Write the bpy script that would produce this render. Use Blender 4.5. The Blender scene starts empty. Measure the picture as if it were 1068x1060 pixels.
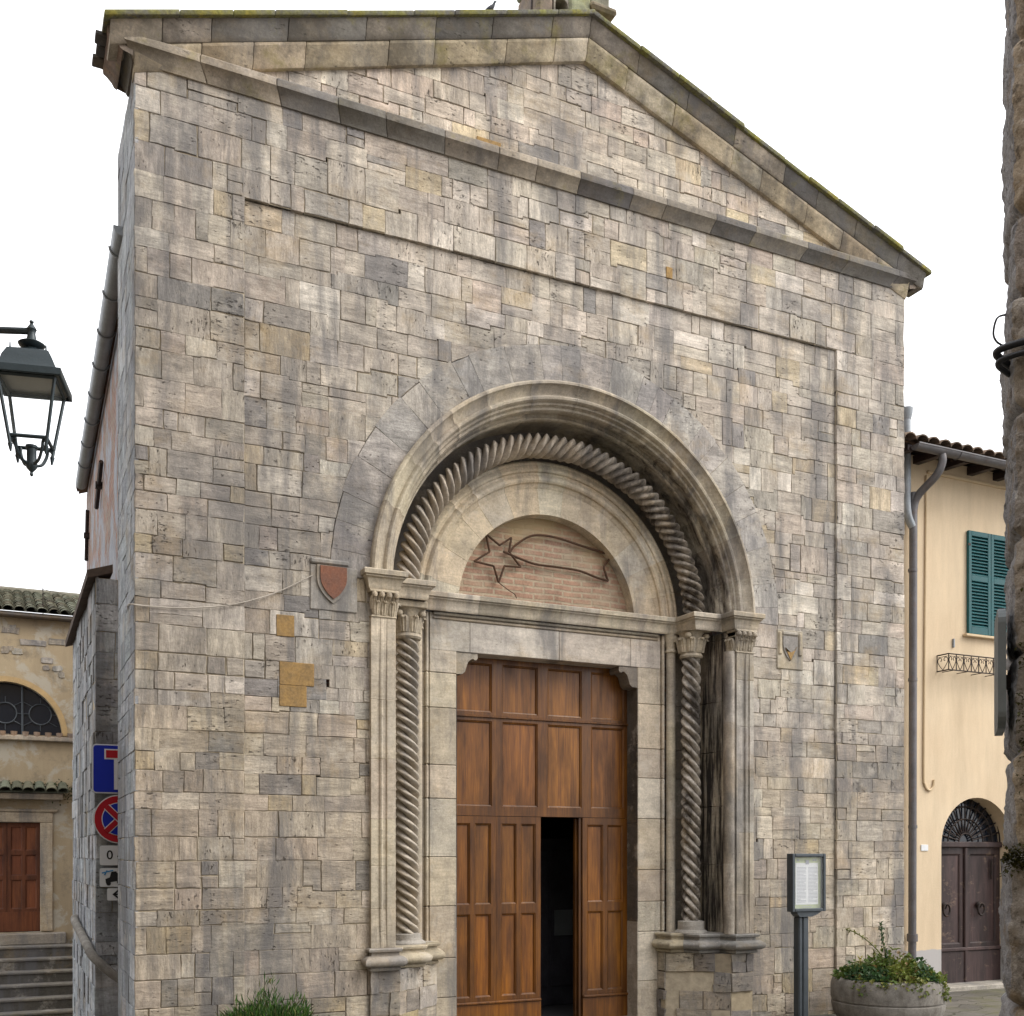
import bpy, math, random
from mathutils import Vector, Matrix, noise as mnoise
import numpy as np
R = math.radians
rng = random.Random(7)
sc = bpy.context.scene
COL = sc.collection

# ------------------------------------------------------------------ camera, sky, sun, exposure
cam_d = bpy.data.cameras.new('camera')
cam_d.sensor_fit = 'HORIZONTAL'; cam_d.sensor_width = 36.0
cam_d.lens = 36.0 * 1125 / 1068
cam_d.shift_y = 360 / 1068
cam_d.clip_start = 0.05; cam_d.clip_end = 2000
cam = bpy.data.objects.new('camera', cam_d); COL.objects.link(cam)
CAM = Vector((-1.0384, -9.7457, 1.87)); CYAW = R(25.3836)
cam.location = CAM; cam.rotation_euler = (R(90), 0, -CYAW)
sc.camera = cam

SUN_EL, SUN_ROT = R(42), R(128)
world = bpy.data.worlds.new('World'); sc.world = world; world.use_nodes = True
wt = world.node_tree; wt.nodes.clear()
w_out = wt.nodes.new('ShaderNodeOutputWorld'); w_bg = wt.nodes.new('ShaderNodeBackground')
w_sky = wt.nodes.new('ShaderNodeTexSky'); w_sky.sky_type = 'NISHITA'; w_sky.sun_disc = False
w_sky.sun_elevation = SUN_EL; w_sky.sun_rotation = SUN_ROT
w_sky.air_density = 1.0; w_sky.dust_density = 4.0; w_sky.ozone_density = 1.0
# thin bright overcast: the sky's own brightness, most of its blue washed out by cloud
w_bw = wt.nodes.new('ShaderNodeHueSaturation'); w_bw.inputs['Saturation'].default_value = 0.16
w_mix = wt.nodes.new('ShaderNodeMix'); w_mix.data_type = 'RGBA'
w_mix.inputs['Factor'].default_value = 0.72
w_mix.inputs['B'].default_value = (11.0, 11.1, 11.4, 1)
wt.links.new(w_sky.outputs[0], w_bw.inputs['Color'])
wt.links.new(w_bw.outputs[0], w_mix.inputs['A'])
wt.links.new(w_mix.outputs['Result'], w_bg.inputs['Color'])
w_bg.inputs['Strength'].default_value = 0.14
wt.links.new(w_bg.outputs[0], w_out.inputs[0])

sun_d = bpy.data.lights.new('sun', 'SUN'); sun_d.energy = 1.1; sun_d.angle = R(28); sun_d.color = (1.0, 0.93, 0.82)
sun = bpy.data.objects.new('sun', sun_d); COL.objects.link(sun)
sun.rotation_euler = (R(90) - SUN_EL, 0, R(52))
sc.view_settings.view_transform = 'Standard'; sc.view_settings.look = 'None'
sc.view_settings.exposure = 0.74; sc.view_settings.gamma = 1.0
sc.render.engine = 'CYCLES'

# ------------------------------------------------------------------ materials
class NT:
    def __init__(s, name):
        s.m = bpy.data.materials.new(name); s.m.use_nodes = True
        s.t = s.m.node_tree; s.t.nodes.clear()
        s.out = s.t.nodes.new('ShaderNodeOutputMaterial')
        s.b = s.t.nodes.new('ShaderNodeBsdfPrincipled')
        s.t.links.new(s.b.outputs[0], s.out.inputs[0])
        s.b.inputs['Specular IOR Level'].default_value = 0.25
        s.tc = s.t.nodes.new('ShaderNodeTexCoord')
    def n(s, typ, **kw):
        nd = s.t.nodes.new('ShaderNode' + typ)
        for k, v in kw.items(): setattr(nd, k, v)
        return nd
    def set(s, inp, v):
        if v is None: return
        if isinstance(v, bpy.types.NodeSocket): s.t.links.new(v, inp)
        else:
            if hasattr(inp.default_value, '__len__') and not isinstance(v, str):
                v = tuple(v)
                if len(inp.default_value) == 4 and len(v) == 3: v = v + (1,)
            inp.default_value = v
    def pos(s): return s.tc.outputs['Object']
    def attr(s, name):
        a = s.n('Attribute', attribute_name=name); return a.outputs['Color']
    def vm(s, op, a, b=None):
        nd = s.n('VectorMath', operation=op); s.set(nd.inputs[0], a)
        if b is not None: s.set(nd.inputs[1], b)
        return nd.outputs[0]
    def ma(s, op, a, b=None, c=None, clamp=False):
        nd = s.n('Math', operation=op, use_clamp=clamp); s.set(nd.inputs[0], a)
        if b is not None: s.set(nd.inputs[1], b)
        if c is not None: s.set(nd.inputs[2], c)
        return nd.outputs[0]
    def noise(s, vec, scale, detail=4, rough=.55, dist=0):
        nd = s.n('TexNoise'); s.set(nd.inputs['Vector'], vec)
        nd.inputs['Scale'].default_value = scale; nd.inputs['Detail'].default_value = detail
        nd.inputs['Roughness'].default_value = rough; nd.inputs['Distortion'].default_value = dist
        return nd.outputs['Fac']
    def rng(s, v, a, b, c=0., d=1., smooth=False):
        nd = s.n('MapRange', clamp=True)
        if smooth: nd.interpolation_type = 'SMOOTHSTEP'
        s.set(nd.inputs[0], v)
        for i, x in enumerate((a, b, c, d)): s.set(nd.inputs[1 + i], x)
        return nd.outputs[0]
    def mix(s, f, a, b, mode='MIX'):
        nd = s.n('Mix', data_type='RGBA', blend_type=mode); nd.clamp_factor = True
        s.set(nd.inputs['Factor'], f); s.set(nd.inputs['A'], a); s.set(nd.inputs['B'], b)
        return nd.outputs['Result']
    def sep(s, v):
        nd = s.n('SeparateXYZ'); s.set(nd.inputs[0], v); return nd.outputs
    def comb(s, x, y, z):
        nd = s.n('CombineXYZ')
        for i, v in enumerate((x, y, z)): s.set(nd.inputs[i], v)
        return nd.outputs[0]
    def gray(s, f):
        return s.comb(f, f, f)
    def bump(s, h, strength=.5, dist=.01):
        nd = s.n('Bump'); nd.inputs['Strength'].default_value = strength; nd.inputs['Distance'].default_value = dist
        s.set(nd.inputs['Height'], h); s.t.links.new(nd.outputs[0], s.b.inputs['Normal'])
    def done(s, col=None, rough=.8, metal=0., spec=None):
        if col is not None: s.set(s.b.inputs['Base Color'], col)
        s.set(s.b.inputs['Roughness'], rough); s.set(s.b.inputs['Metallic'], metal)
        if spec is not None: s.b.inputs['Specular IOR Level'].default_value = spec
        return s.m

def mat_travertine(name, pit=1.0, grey=.5, ochre=.35, gscale=.55, streak=None, black=None, bumpk=.6, lichen=0., vein=.45):
    m = NT(name); p = m.pos()
    tone = m.attr('tone'); r = m.sep(m.attr('rnd'))
    hor = m.vm('MULTIPLY', p, (1.2, 1.2, 7.5)); ver = m.vm('MULTIPLY', p, (7.5, 3, 1.2))
    sel = m.ma('GREATER_THAN', r[0], .66)
    off = m.vm('ADD', m.mix(sel, hor, ver), m.vm('SCALE', m.gray(r[1])))
    off.node.inputs[1].default_value = (0, 0, 0)
    sc_ = off.node.inputs[1].links[0].from_node if off.node.inputs[1].links else None
    if sc_: sc_.inputs['Scale'].default_value = 60
    n1 = m.noise(off, 1.6, 6, .62, .6)
    n2 = m.noise(off, 7.0, 5, .7, .3)
    lo = m.ma('ADD', m.rng(n1, .32, .7, 1 - .34 * vein, 1 + .2 * vein), m.rng(n2, .3, .72, -.2 * vein, .17 * vein))
    lo = m.ma('MULTIPLY', lo, m.rng(m.noise(p, 4.2, 8, .76), .3, .7, .72, 1.22))
    col = m.mix(1.0, tone, m.gray(lo), 'MULTIPLY')
    fine = m.noise(p, 48, 4, .75)
    col = m.mix(1.0, col, m.gray(m.rng(fine, .25, .75, .76, 1.22)), 'MULTIPLY')
    # ochre washes and grey-black weathering patches
    no = m.noise(m.vm('MULTIPLY', p, (1, 1, 1.3)), 1.5, 6, .68)
    col = m.mix(m.ma('MULTIPLY', m.rng(no, .53, .66), ochre), col, (.36, .25, .115))
    ng = m.noise(m.vm('MULTIPLY', p, (1.2, 1, .5)), gscale * 2.0, 7, .68, .4)
    col = m.mix(m.ma('MULTIPLY', m.rng(ng, .49, .62), grey), col, (.142, .138, .14))
    if gscale == .55:   # rain-washed grey runs, broad and vertical
        nv = m.noise(m.vm('MULTIPLY', p, (2.6, 1, .32)), 1.0, 7, .7, .3)
        col = m.mix(m.rng(nv, .49, .62, 0, .7), col, (.142, .138, .14))
        nw = m.noise(m.vm('ADD', p, (7, 2, 3)), 2.3, 7, .72)
        col = m.mix(m.rng(nw, .55, .68, 0, .5), col, (.56, .51, .44))
    np_ = m.noise(m.vm('MULTIPLY', p, (1, 1, 1.6)), 5.5, 5, .7)
    col = m.mix(m.ma('MULTIPLY', m.rng(np_, .55, .75), .35), col, (.17, .155, .14))
    if streak:   # black crust runs, own shape
        ns = m.noise(m.vm('MULTIPLY', p, (9, 9, .7)), 1.3, 6, .7)
        col = m.mix(m.ma('MULTIPLY', m.rng(ns, .42, .54), streak), col, (.035, .03, .027))
    if black:    # crust on the weather side of the arch
        x = m.sep(p)
        nb = m.noise(m.vm('MULTIPLY', p, (2.2, 3, 1.0)), 2.0, 7, .72, .5)
        side = m.ma('MULTIPLY', m.rng(x[0], black[0], black[1]), m.rng(x[1], -.07, .10, .25, 1))
        col = m.mix(m.ma('MULTIPLY', m.rng(nb, .42, .62), m.ma('MULTIPLY', side, black[2])), col, (.05, .042, .036))
    if lichen:
        nl = m.noise(m.vm('ADD', p, (2, 9, 4)), 2.6, 6, .7)
        col = m.mix(m.rng(nl, .56, .68, 0, lichen), col, (.25, .22, .055))
        nd = m.noise(m.vm('ADD', p, (8, 1, 6)), 1.9, 7, .74)
        col = m.mix(m.rng(nd, .47, .60, 0, .55), col, (.09, .08, .068))
    # travertine holes
    pv = m.vm('ADD', m.vm('MULTIPLY', m.mix(sel, m.vm('MULTIPLY', p, (1, 1, 2.6)), m.vm('MULTIPLY', p, (2.6, 1, 1))), (1, 1, 1)), (3.3, 1.7, 9.1))
    n3 = m.noise(pv, 19, 4, .65)
    dens = m.noise(p, 1.9, 3, .6)
    hole = m.rng(m.ma('ADD', n3, m.rng(dens, .35, .7, -.1, .07)), .63, .70)
    hole = m.ma('MULTIPLY', hole, pit)
    col = m.mix(m.ma('MULTIPLY', hole, .75), col, (.055, .048, .04))
    h = m.ma('ADD', m.ma('MULTIPLY', n2, .5 * max(.5, vein)), m.ma('MULTIPLY', fine, .35))
    h = m.ma('ADD', h, m.ma('MULTIPLY', m.noise(p, 11, 4, .6), .6))
    h = m.ma('SUBTRACT', h, m.ma('MULTIPLY', hole, 1.2))
    m.bump(h, bumpk, .012)
    return m.done(col, .92, 0, .15)

def mat_plain(name, col, rough=.7, var=.15, scale=6, metal=0., bump=.15, spec=.25, rust=0., dirt=0.):
    m = NT(name); p = m.pos()
    n = m.noise(p, scale, 6, .65); f = m.noise(p, scale * 9, 3, .6)
    c = m.mix(1.0, col, m.gray(m.ma('ADD', m.rng(n, .3, .7, 1 - var, 1 + var), m.rng(f, .3, .7, -var * .4, var * .4))), 'MULTIPLY')
    if rust: c = m.mix(m.ma('MULTIPLY', m.rng(m.noise(p, scale * 2.2, 6, .7), .52, .7), rust), c, (.16, .07, .03))
    if dirt: c = m.mix(m.ma('MULTIPLY', m.rng(m.noise(m.vm('MULTIPLY', p, (3, 3, .6)), 1.4, 6, .7), .48, .7), dirt), c, (.10, .085, .065))
    m.bump(m.ma('ADD', n, m.ma('MULTIPLY', f, .4)), bump, .01)
    return m.done(c, m.rng(n, .3, .7, max(.05, rough - .1), min(1, rough + .1)), metal, spec)

def mat_tone(name, rough=.8, spec=.2, bump=.2, trans=0.):
    m = NT(name); p = m.pos(); n = m.noise(p, 14, 5, .6)
    c = m.mix(1.0, m.attr('tone'), m.gray(m.rng(n, .3, .7, .8, 1.2)), 'MULTIPLY')
    if bump: m.bump(n, bump, .008)
    m.done(c, rough, 0, spec)
    if trans:
        tr = m.n('BsdfTranslucent'); m.set(tr.inputs[0], c)
        mx = m.n('MixShader'); mx.inputs[0].default_value = trans
        m.t.links.new(m.b.outputs[0], mx.inputs[1]); m.t.links.new(tr.outputs[0], mx.inputs[2])
        m.t.links.new(mx.outputs[0], m.out.inputs[0])
    return m.m

def mat_wood(name, col, col2, rough=.5, grain=1.0, wear=0.):
    m = NT(name); p = m.pos(); tone = m.attr('tone')
    g = m.noise(m.vm('MULTIPLY', m.vm('ADD', p, m.vm('MULTIPLY', m.attr('rnd'), (9, 9, 9))), (14, 14, .8)), 2.2, 6, .65, .7)
    big = m.noise(m.vm('MULTIPLY', p, (2.2, 1, .55)), 2.2, 5, .6)
    c = m.mix(m.rng(g, .3, .7), col2, col)
    c = m.mix(m.ma('MULTIPLY', m.rng(big, .42, .64), .72), c, tuple(x * .45 for x in col2))
    c = m.mix(1.0, c, m.gray(m.rng(m.noise(m.vm('MULTIPLY', p, (40, 40, 1.2)), 2.0, 4, .7), .3, .7, .8, 1.2)), 'MULTIPLY')
    c = m.mix(1.0, c, tone, 'MULTIPLY')
    if wear: c = m.mix(m.ma('MULTIPLY', m.rng(m.noise(m.vm('MULTIPLY', p, (1, 1, 1.5)), 6, 6, .75), .58, .68), wear), c, (.22, .15, .10))
    m.bump(g, .25, .004)
    return m.done(c, m.rng(big, .3, .7, rough - .08, rough + .15), 0, .35)

def mat_brick(name, c1, c2, mort, patch=None, pf=(.5, .6), scale=1.0, axis='x', msize=.014, bw=.26, bh=.07, dust=None):
    m = NT(name); p = m.pos(); x = m.sep(p)
    wob = m.noise(p, 2.5, 3, .5); wv = m.ma('MULTIPLY', m.ma('SUBTRACT', wob, .5), .05)
    u = x[0] if axis == 'x' else x[1]
    v = m.comb(m.ma('ADD', u, wv), m.ma('ADD', x[2], wv), 0.)
    bt = m.n('TexBrick'); m.set(bt.inputs['Vector'], v)
    m.set(bt.inputs['Color1'], c1); m.set(bt.inputs['Color2'], c2); m.set(bt.inputs['Mortar'], mort)
    bt.inputs['Scale'].default_value = scale; bt.inputs['Mortar Size'].default_value = msize
    bt.inputs['Brick Width'].default_value = bw; bt.inputs['Row Height'].default_value = bh
    bt.inputs['Mortar Smooth'].default_value = .35; bt.inputs['Bias'].default_value = 0
    n = m.noise(p, 5, 6, .7); f = m.noise(p, 45, 3, .7)
    c = m.mix(1.0, bt.outputs['Color'], m.gray(m.ma('ADD', m.rng(n, .3, .7, .7, 1.25), m.rng(f, .3, .7, -.15, .15))), 'MULTIPLY')
    ms = m.noise(p, 3.1, 7, .78)
    c = m.mix(m.ma('MULTIPLY', m.rng(ms, .46, .62), .85), c, mort)
    h = m.ma('ADD', m.ma('MULTIPLY', bt.outputs['Fac'], -.9), m.ma('MULTIPLY', f, .4))
    if patch:
        pn = m.noise(m.vm('MULTIPLY', p, (1, 1, .8)), 1.7, 6, .65)
        c = m.mix(m.rng(pn, pf[0], pf[1]), c, m.mix(m.rng(n, .3, .7), patch, tuple(k * .6 for k in patch)))
    if dust:
        z = m.sep(p)[2]
        dn = m.ma('ADD', z, m.rng(m.noise(p, 1.6, 5, .65), .2, .8, -.5, .5))
        c = m.mix(m.ma('MULTIPLY', m.rng(dn, dust[0], dust[1]), .85), c, dust[2])
    m.bump(h, .6, .012)
    return m.done(c, .93, 0, .12)

def mat_stucco(name, base, alt, lowc, zlow, patches=0., bump=.3):
    m = NT(name); p = m.pos()
    n = m.noise(p, .9, 7, .65); n2 = m.noise(m.vm('MULTIPLY', p, (3, 3, .5)), 1.2, 6, .7); f = m.noise(p, 60, 3, .6)
    c = m.mix(m.rng(n, .35, .65), base, alt)
    c = m.mix(1.0, c, m.gray(m.ma('ADD', m.rng(n2, .3, .7, .85, 1.06), m.rng(f, .3, .7, -.05, .05))), 'MULTIPLY')
    if patches:
        q = m.noise(p, 1.4, 7, .7, .5)
        c = m.mix(m.ma('MULTIPLY', m.rng(q, .5, .56), patches), c, lowc)
        q2 = m.noise(m.vm('ADD', p, (9, 3, 5)), 2.0, 7, .72)
        c = m.mix(m.ma('MULTIPLY', m.rng(q2, .53, .66), patches * .9), c, (.20, .165, .12))
    else:
        z = m.ma('ADD', m.sep(p)[2], m.rng(n2, .3, .7, -.02, .02))
        c = m.mix(m.rng(z, zlow, zlow + .01, 1, 0), c, lowc)
    m.bump(m.ma('ADD', m.ma('MULTIPLY', f, .3), n), bump, .01)
    return m.done(c, .9, 0, .15)

M = {}
M['wall'] = mat_travertine('travertine_ashlar', grey=.60, ochre=.34, bumpk=.9, vein=1.0)
M['carved'] = mat_travertine('carved_travertine', pit=.45, grey=.28, ochre=.32, bumpk=.45)
M['stained'] = mat_travertine('crusted_carved_travertine', pit=.45, grey=.30, ochre=.32, black=(3.9, 5.3, .97), bumpk=.45)
M['mould'] = mat_travertine('cornice_stone', pit=.8, grey=.55, lichen=.5, ochre=.25, gscale=1.1, bumpk=.6)
M['crust'] = mat_travertine('black_crusted_stone', pit=.6, grey=.4, ochre=.2, streak=.97)
M['mortar'] = mat_tone('lime_mortar', .95, .1, .6)
def mat_rough():
    m = NT('rough_sandstone'); p = m.pos(); tone = m.attr('tone')
    a = m.noise(p, 7, 8, .75); f = m.noise(p, 70, 5, .75); g = m.noise(m.vm('ADD', p, (3, 8, 1)), 18, 6, .7)
    c = m.mix(1.0, tone, m.gray(m.ma('ADD', m.rng(a, .3, .7, .62, 1.3), m.rng(f, .3, .7, -.28, .28))), 'MULTIPLY')
    c = m.mix(m.rng(g, .56, .66, 0, .75), c, (.075, .062, .05))
    c = m.mix(m.rng(m.noise(m.vm('ADD', p, (1, 5, 9)), 4, 6, .7), .54, .66, 0, .6), c, (.27, .19, .10))
    c = m.mix(m.rng(m.noise(m.vm('ADD', p, (6, 2, 4)), 30, 4, .7), .60, .68, 0, .8), c, (.55, .53, .50))
    m.bump(m.ma('ADD', m.ma('MULTIPLY', g, 1.2), f), 1.0, .012)
    return m.done(c, .95, 0, .1)
M['rough'] = mat_rough()
M['brick'] = mat_brick('tympanum_brick', (.37, .235, .165), (.32, .20, .145), (.38, .31, .225), dust=(5.1, 5.5, (.38, .29, .165)), bw=.24, bh=.068)
M['sidebrick'] = mat_brick('side_rubble_brick', (.30, .15, .11), (.20, .12, .10), (.28, .24, .20), patch=(.36, .37, .40), pf=(.48, .57), axis='y', bw=.3, bh=.085)
M['doorwood'] = mat_wood('varnished_chestnut', (.27, .100, .010), (.105, .034, .005), .36)
M['olddoor'] = mat_wood('old_dark_door_wood', (.075, .042, .038), (.035, .022, .022), .5, wear=.5)
M['chapelwood'] = mat_wood('chapel_door_wood', (.22, .07, .025), (.13, .04, .018), .5)
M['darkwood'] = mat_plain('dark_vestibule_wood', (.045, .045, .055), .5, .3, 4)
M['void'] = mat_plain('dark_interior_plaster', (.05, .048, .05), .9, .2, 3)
M['yellow'] = mat_stucco('yellow_stucco', (.65, .525, .37), (.61, .48, .33), (.40, .38, .37), .56)
M['yellowtrim'] = mat_plain('yellow_trim', (.58, .455, .30), .9, .08, 4)
M['ochre'] = mat_stucco('ochre_patched_plaster', (.40, .32, .21), (.35, .275, .18), (.42, .38, .31), 0, patches=.85)
M['ochretrim'] = mat_plain('ochre_arch_trim', (.43, .30, .15), .9, .2, 5)
M['housestucco'] = mat_stucco('street_house_plaster', (.40, .33, .24), (.34, .27, .19), (.30, .26, .22), 0, patches=.6)
M['zinc'] = mat_plain('weathered_zinc', (.25, .27, .29), .5, .2, 5, metal=.35, rust=.1, spec=.4)
M['brownpipe'] = mat_plain('painted_grey_brown_pipe', (.13, .125, .13), .45, .2, 5, metal=.3, rust=.25)
M['tile'] = mat_tone('terracotta_tile', .9, .15, .5)
M['iron'] = mat_plain('wrought_iron', (.035, .028, .026), .6, .3, 12, metal=.5, rust=.4)
M['irongrey'] = mat_plain('grey_painted_iron', (.055, .065, .075), .45, .15, 8, metal=.2, spec=.4)
M['lampgreen'] = mat_plain('dark_lamp_paint', (.026, .040, .048), .42, .2, 9, metal=.2, spec=.45)
M['shutter'] = mat_plain('teal_shutter_paint', (.007, .078, .086), .5, .18, 6, spec=.35)
M['blue'] = mat_plain('sign_blue', (.006, .022, .36), .4, .06, 5, bump=.02, spec=.3)
M['red'] = mat_plain('sign_red', (.40, .008, .018), .4, .06, 5, bump=.02, spec=.3)
M['white'] = mat_plain('sign_white', (.66, .67, .68), .45, .05, 5, bump=.02)
M['signgrey'] = mat_plain('sign_back_grey', (.17, .19, .20), .5, .1, 7, metal=.3, bump=.05)
M['black'] = mat_plain('sign_black', (.02, .02, .022), .5, .05, 5, bump=.02)
M['lblue'] = mat_plain('pictogram_blue', (.06, .25, .50), .5, .05, 5, bump=.02)
M['greenish'] = mat_plain('notice_green_paper', (.56, .60, .40), .6, .05, 4, bump=.02)
M['paper'] = mat_plain('white_paper', (.80, .79, .80), .6, .04, 4, bump=.02)
M['ink'] = mat_plain('faded_ink', (.45, .45, .50), .7, .05, 4, bump=0.)
M['leaf'] = mat_tone('leaves', .5, .3, 0, trans=.35)
M['stem'] = mat_plain('plant_stem', (.09, .10, .03), .8, .3, 9)
M['concrete'] = mat_plain('planter_concrete', (.22, .205, .185), .92, .35, 7, bump=.8, dirt=.75, spec=.1)
M['soil'] = mat_plain('soil', (.05, .035, .022), .98, .4, 12, bump=1.0)
M['cable'] = mat_plain('black_cable', (.018, .02, .026), .45, .2, 9, spec=.4)
M['wire'] = mat_plain('pale_wire', (.42, .38, .33), .6, .1, 9)
M['rust'] = mat_plain('rusty_tube', (.085, .05, .033), .6, .3, 9, metal=.4, rust=.6)
M['bird'] = mat_tone('feathers', .7, .2, .1)
M['lichen'] = None
def mat_lichen():
    m = NT('lichen_covered_slab'); p = m.pos()
    a = m.noise(p, 3.5, 7, .7); b = m.noise(m.vm('ADD', p, (4, 7, 2)), 6, 6, .7); f = m.noise(p, 40, 3, .6)
    c = m.mix(m.rng(a, .42, .6), (.15, .145, .13), (.20, .195, .07))
    c = m.mix(m.ma('MULTIPLY', m.rng(b, .52, .66), .8), c, (.27, .23, .05))
    c = m.mix(1.0, c, m.gray(m.rng(f, .3, .7, .7, 1.25)), 'MULTIPLY')
    m.bump(m.ma('ADD', a, m.ma('MULTIPLY', f, .4)), .7, .015)
    return m.done(c, .95, 0, .1)
M['lichen'] = mat_lichen()
def mat_shield(name, c):
    m = NT(name); p = m.pos(); n = m.noise(p, 9, 6, .7); f = m.noise(p, 50, 3, .6)
    col = m.mix(m.rng(n, .35, .68), c, tuple(x * .55 + .03 for x in c))
    col = m.mix(1.0, col, m.gray(m.rng(f, .3, .7, .8, 1.2)), 'MULTIPLY')
    m.bump(n, .5, .01); return m.done(col, .9, 0, .15)
M['shieldred'] = mat_shield('weathered_red_shield', (.24, .105, .065))
M['shieldgrey'] = mat_shield('weathered_grey_shield', (.27, .25, .23))
M['orange'] = mat_shield('terracotta_patch', (.34, .215, .085))
def mat_glass(name, tint, tr):
    m = NT(name); m.done(tint, .08, 0, .5)
    t = m.n('BsdfTransparent'); t.inputs[0].default_value = (.97, .98, .98, 1); mx = m.n('MixShader'); mx.inputs[0].default_value = tr
    m.t.links.new(m.b.outputs[0], mx.inputs[1]); m.t.links.new(t.outputs[0], mx.inputs[2])
    m.t.links.new(mx.outputs[0], m.out.inputs[0]); return m.m
M['glass'] = mat_glass('lamp_glass', (.6, .65, .65), .93)
M['caseglass'] = mat_glass('case_glass', (.5, .5, .5), .9)
M['darkglass'] = NT('dark_window_glass').done((.012, .015, .022), .12, 0, .5)
M['lampwhite'] = mat_plain('lamp_reflector', (.42, .42, .40), .6, .1, 5)
def mat_paving():
    m = NT('stone_paving'); p = m.pos()
    bt = m.n('TexBrick'); m.set(bt.inputs['Vector'], m.vm('ADD', p, m.vm('SCALE', m.gray(m.noise(p, 1.2, 3, .5)))))
    bt.inputs['Scale'].default_value = 1; bt.inputs['Brick Width'].default_value = .62; bt.inputs['Row Height'].default_value = .38
    bt.inputs['Mortar Size'].default_value = .012
    m.set(bt.inputs['Color1'], (.15, .138, .12)); m.set(bt.inputs['Color2'], (.11, .102, .09)); m.set(bt.inputs['Mortar'], (.07, .065, .05))
    n = m.noise(p, 2, 7, .7); f = m.noise(p, 40, 3, .6)
    c = m.mix(1., bt.outputs['Color'], m.gray(m.ma('ADD', m.rng(n, .3, .7, .7, 1.25), m.rng(f, .3, .7, -.12, .12))), 'MULTIPLY')
    c = m.mix(m.ma('MULTIPLY', m.rng(m.noise(p, 1.1, 6, .7), .5, .66), .6), c, (.10, .10, .035))
    m.bump(m.ma('ADD', m.ma('MULTIPLY', bt.outputs['Fac'], -.7), n), .5, .02)
    return m.done(c, .9, 0, .2)
M['paving'] = mat_paving()

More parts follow.
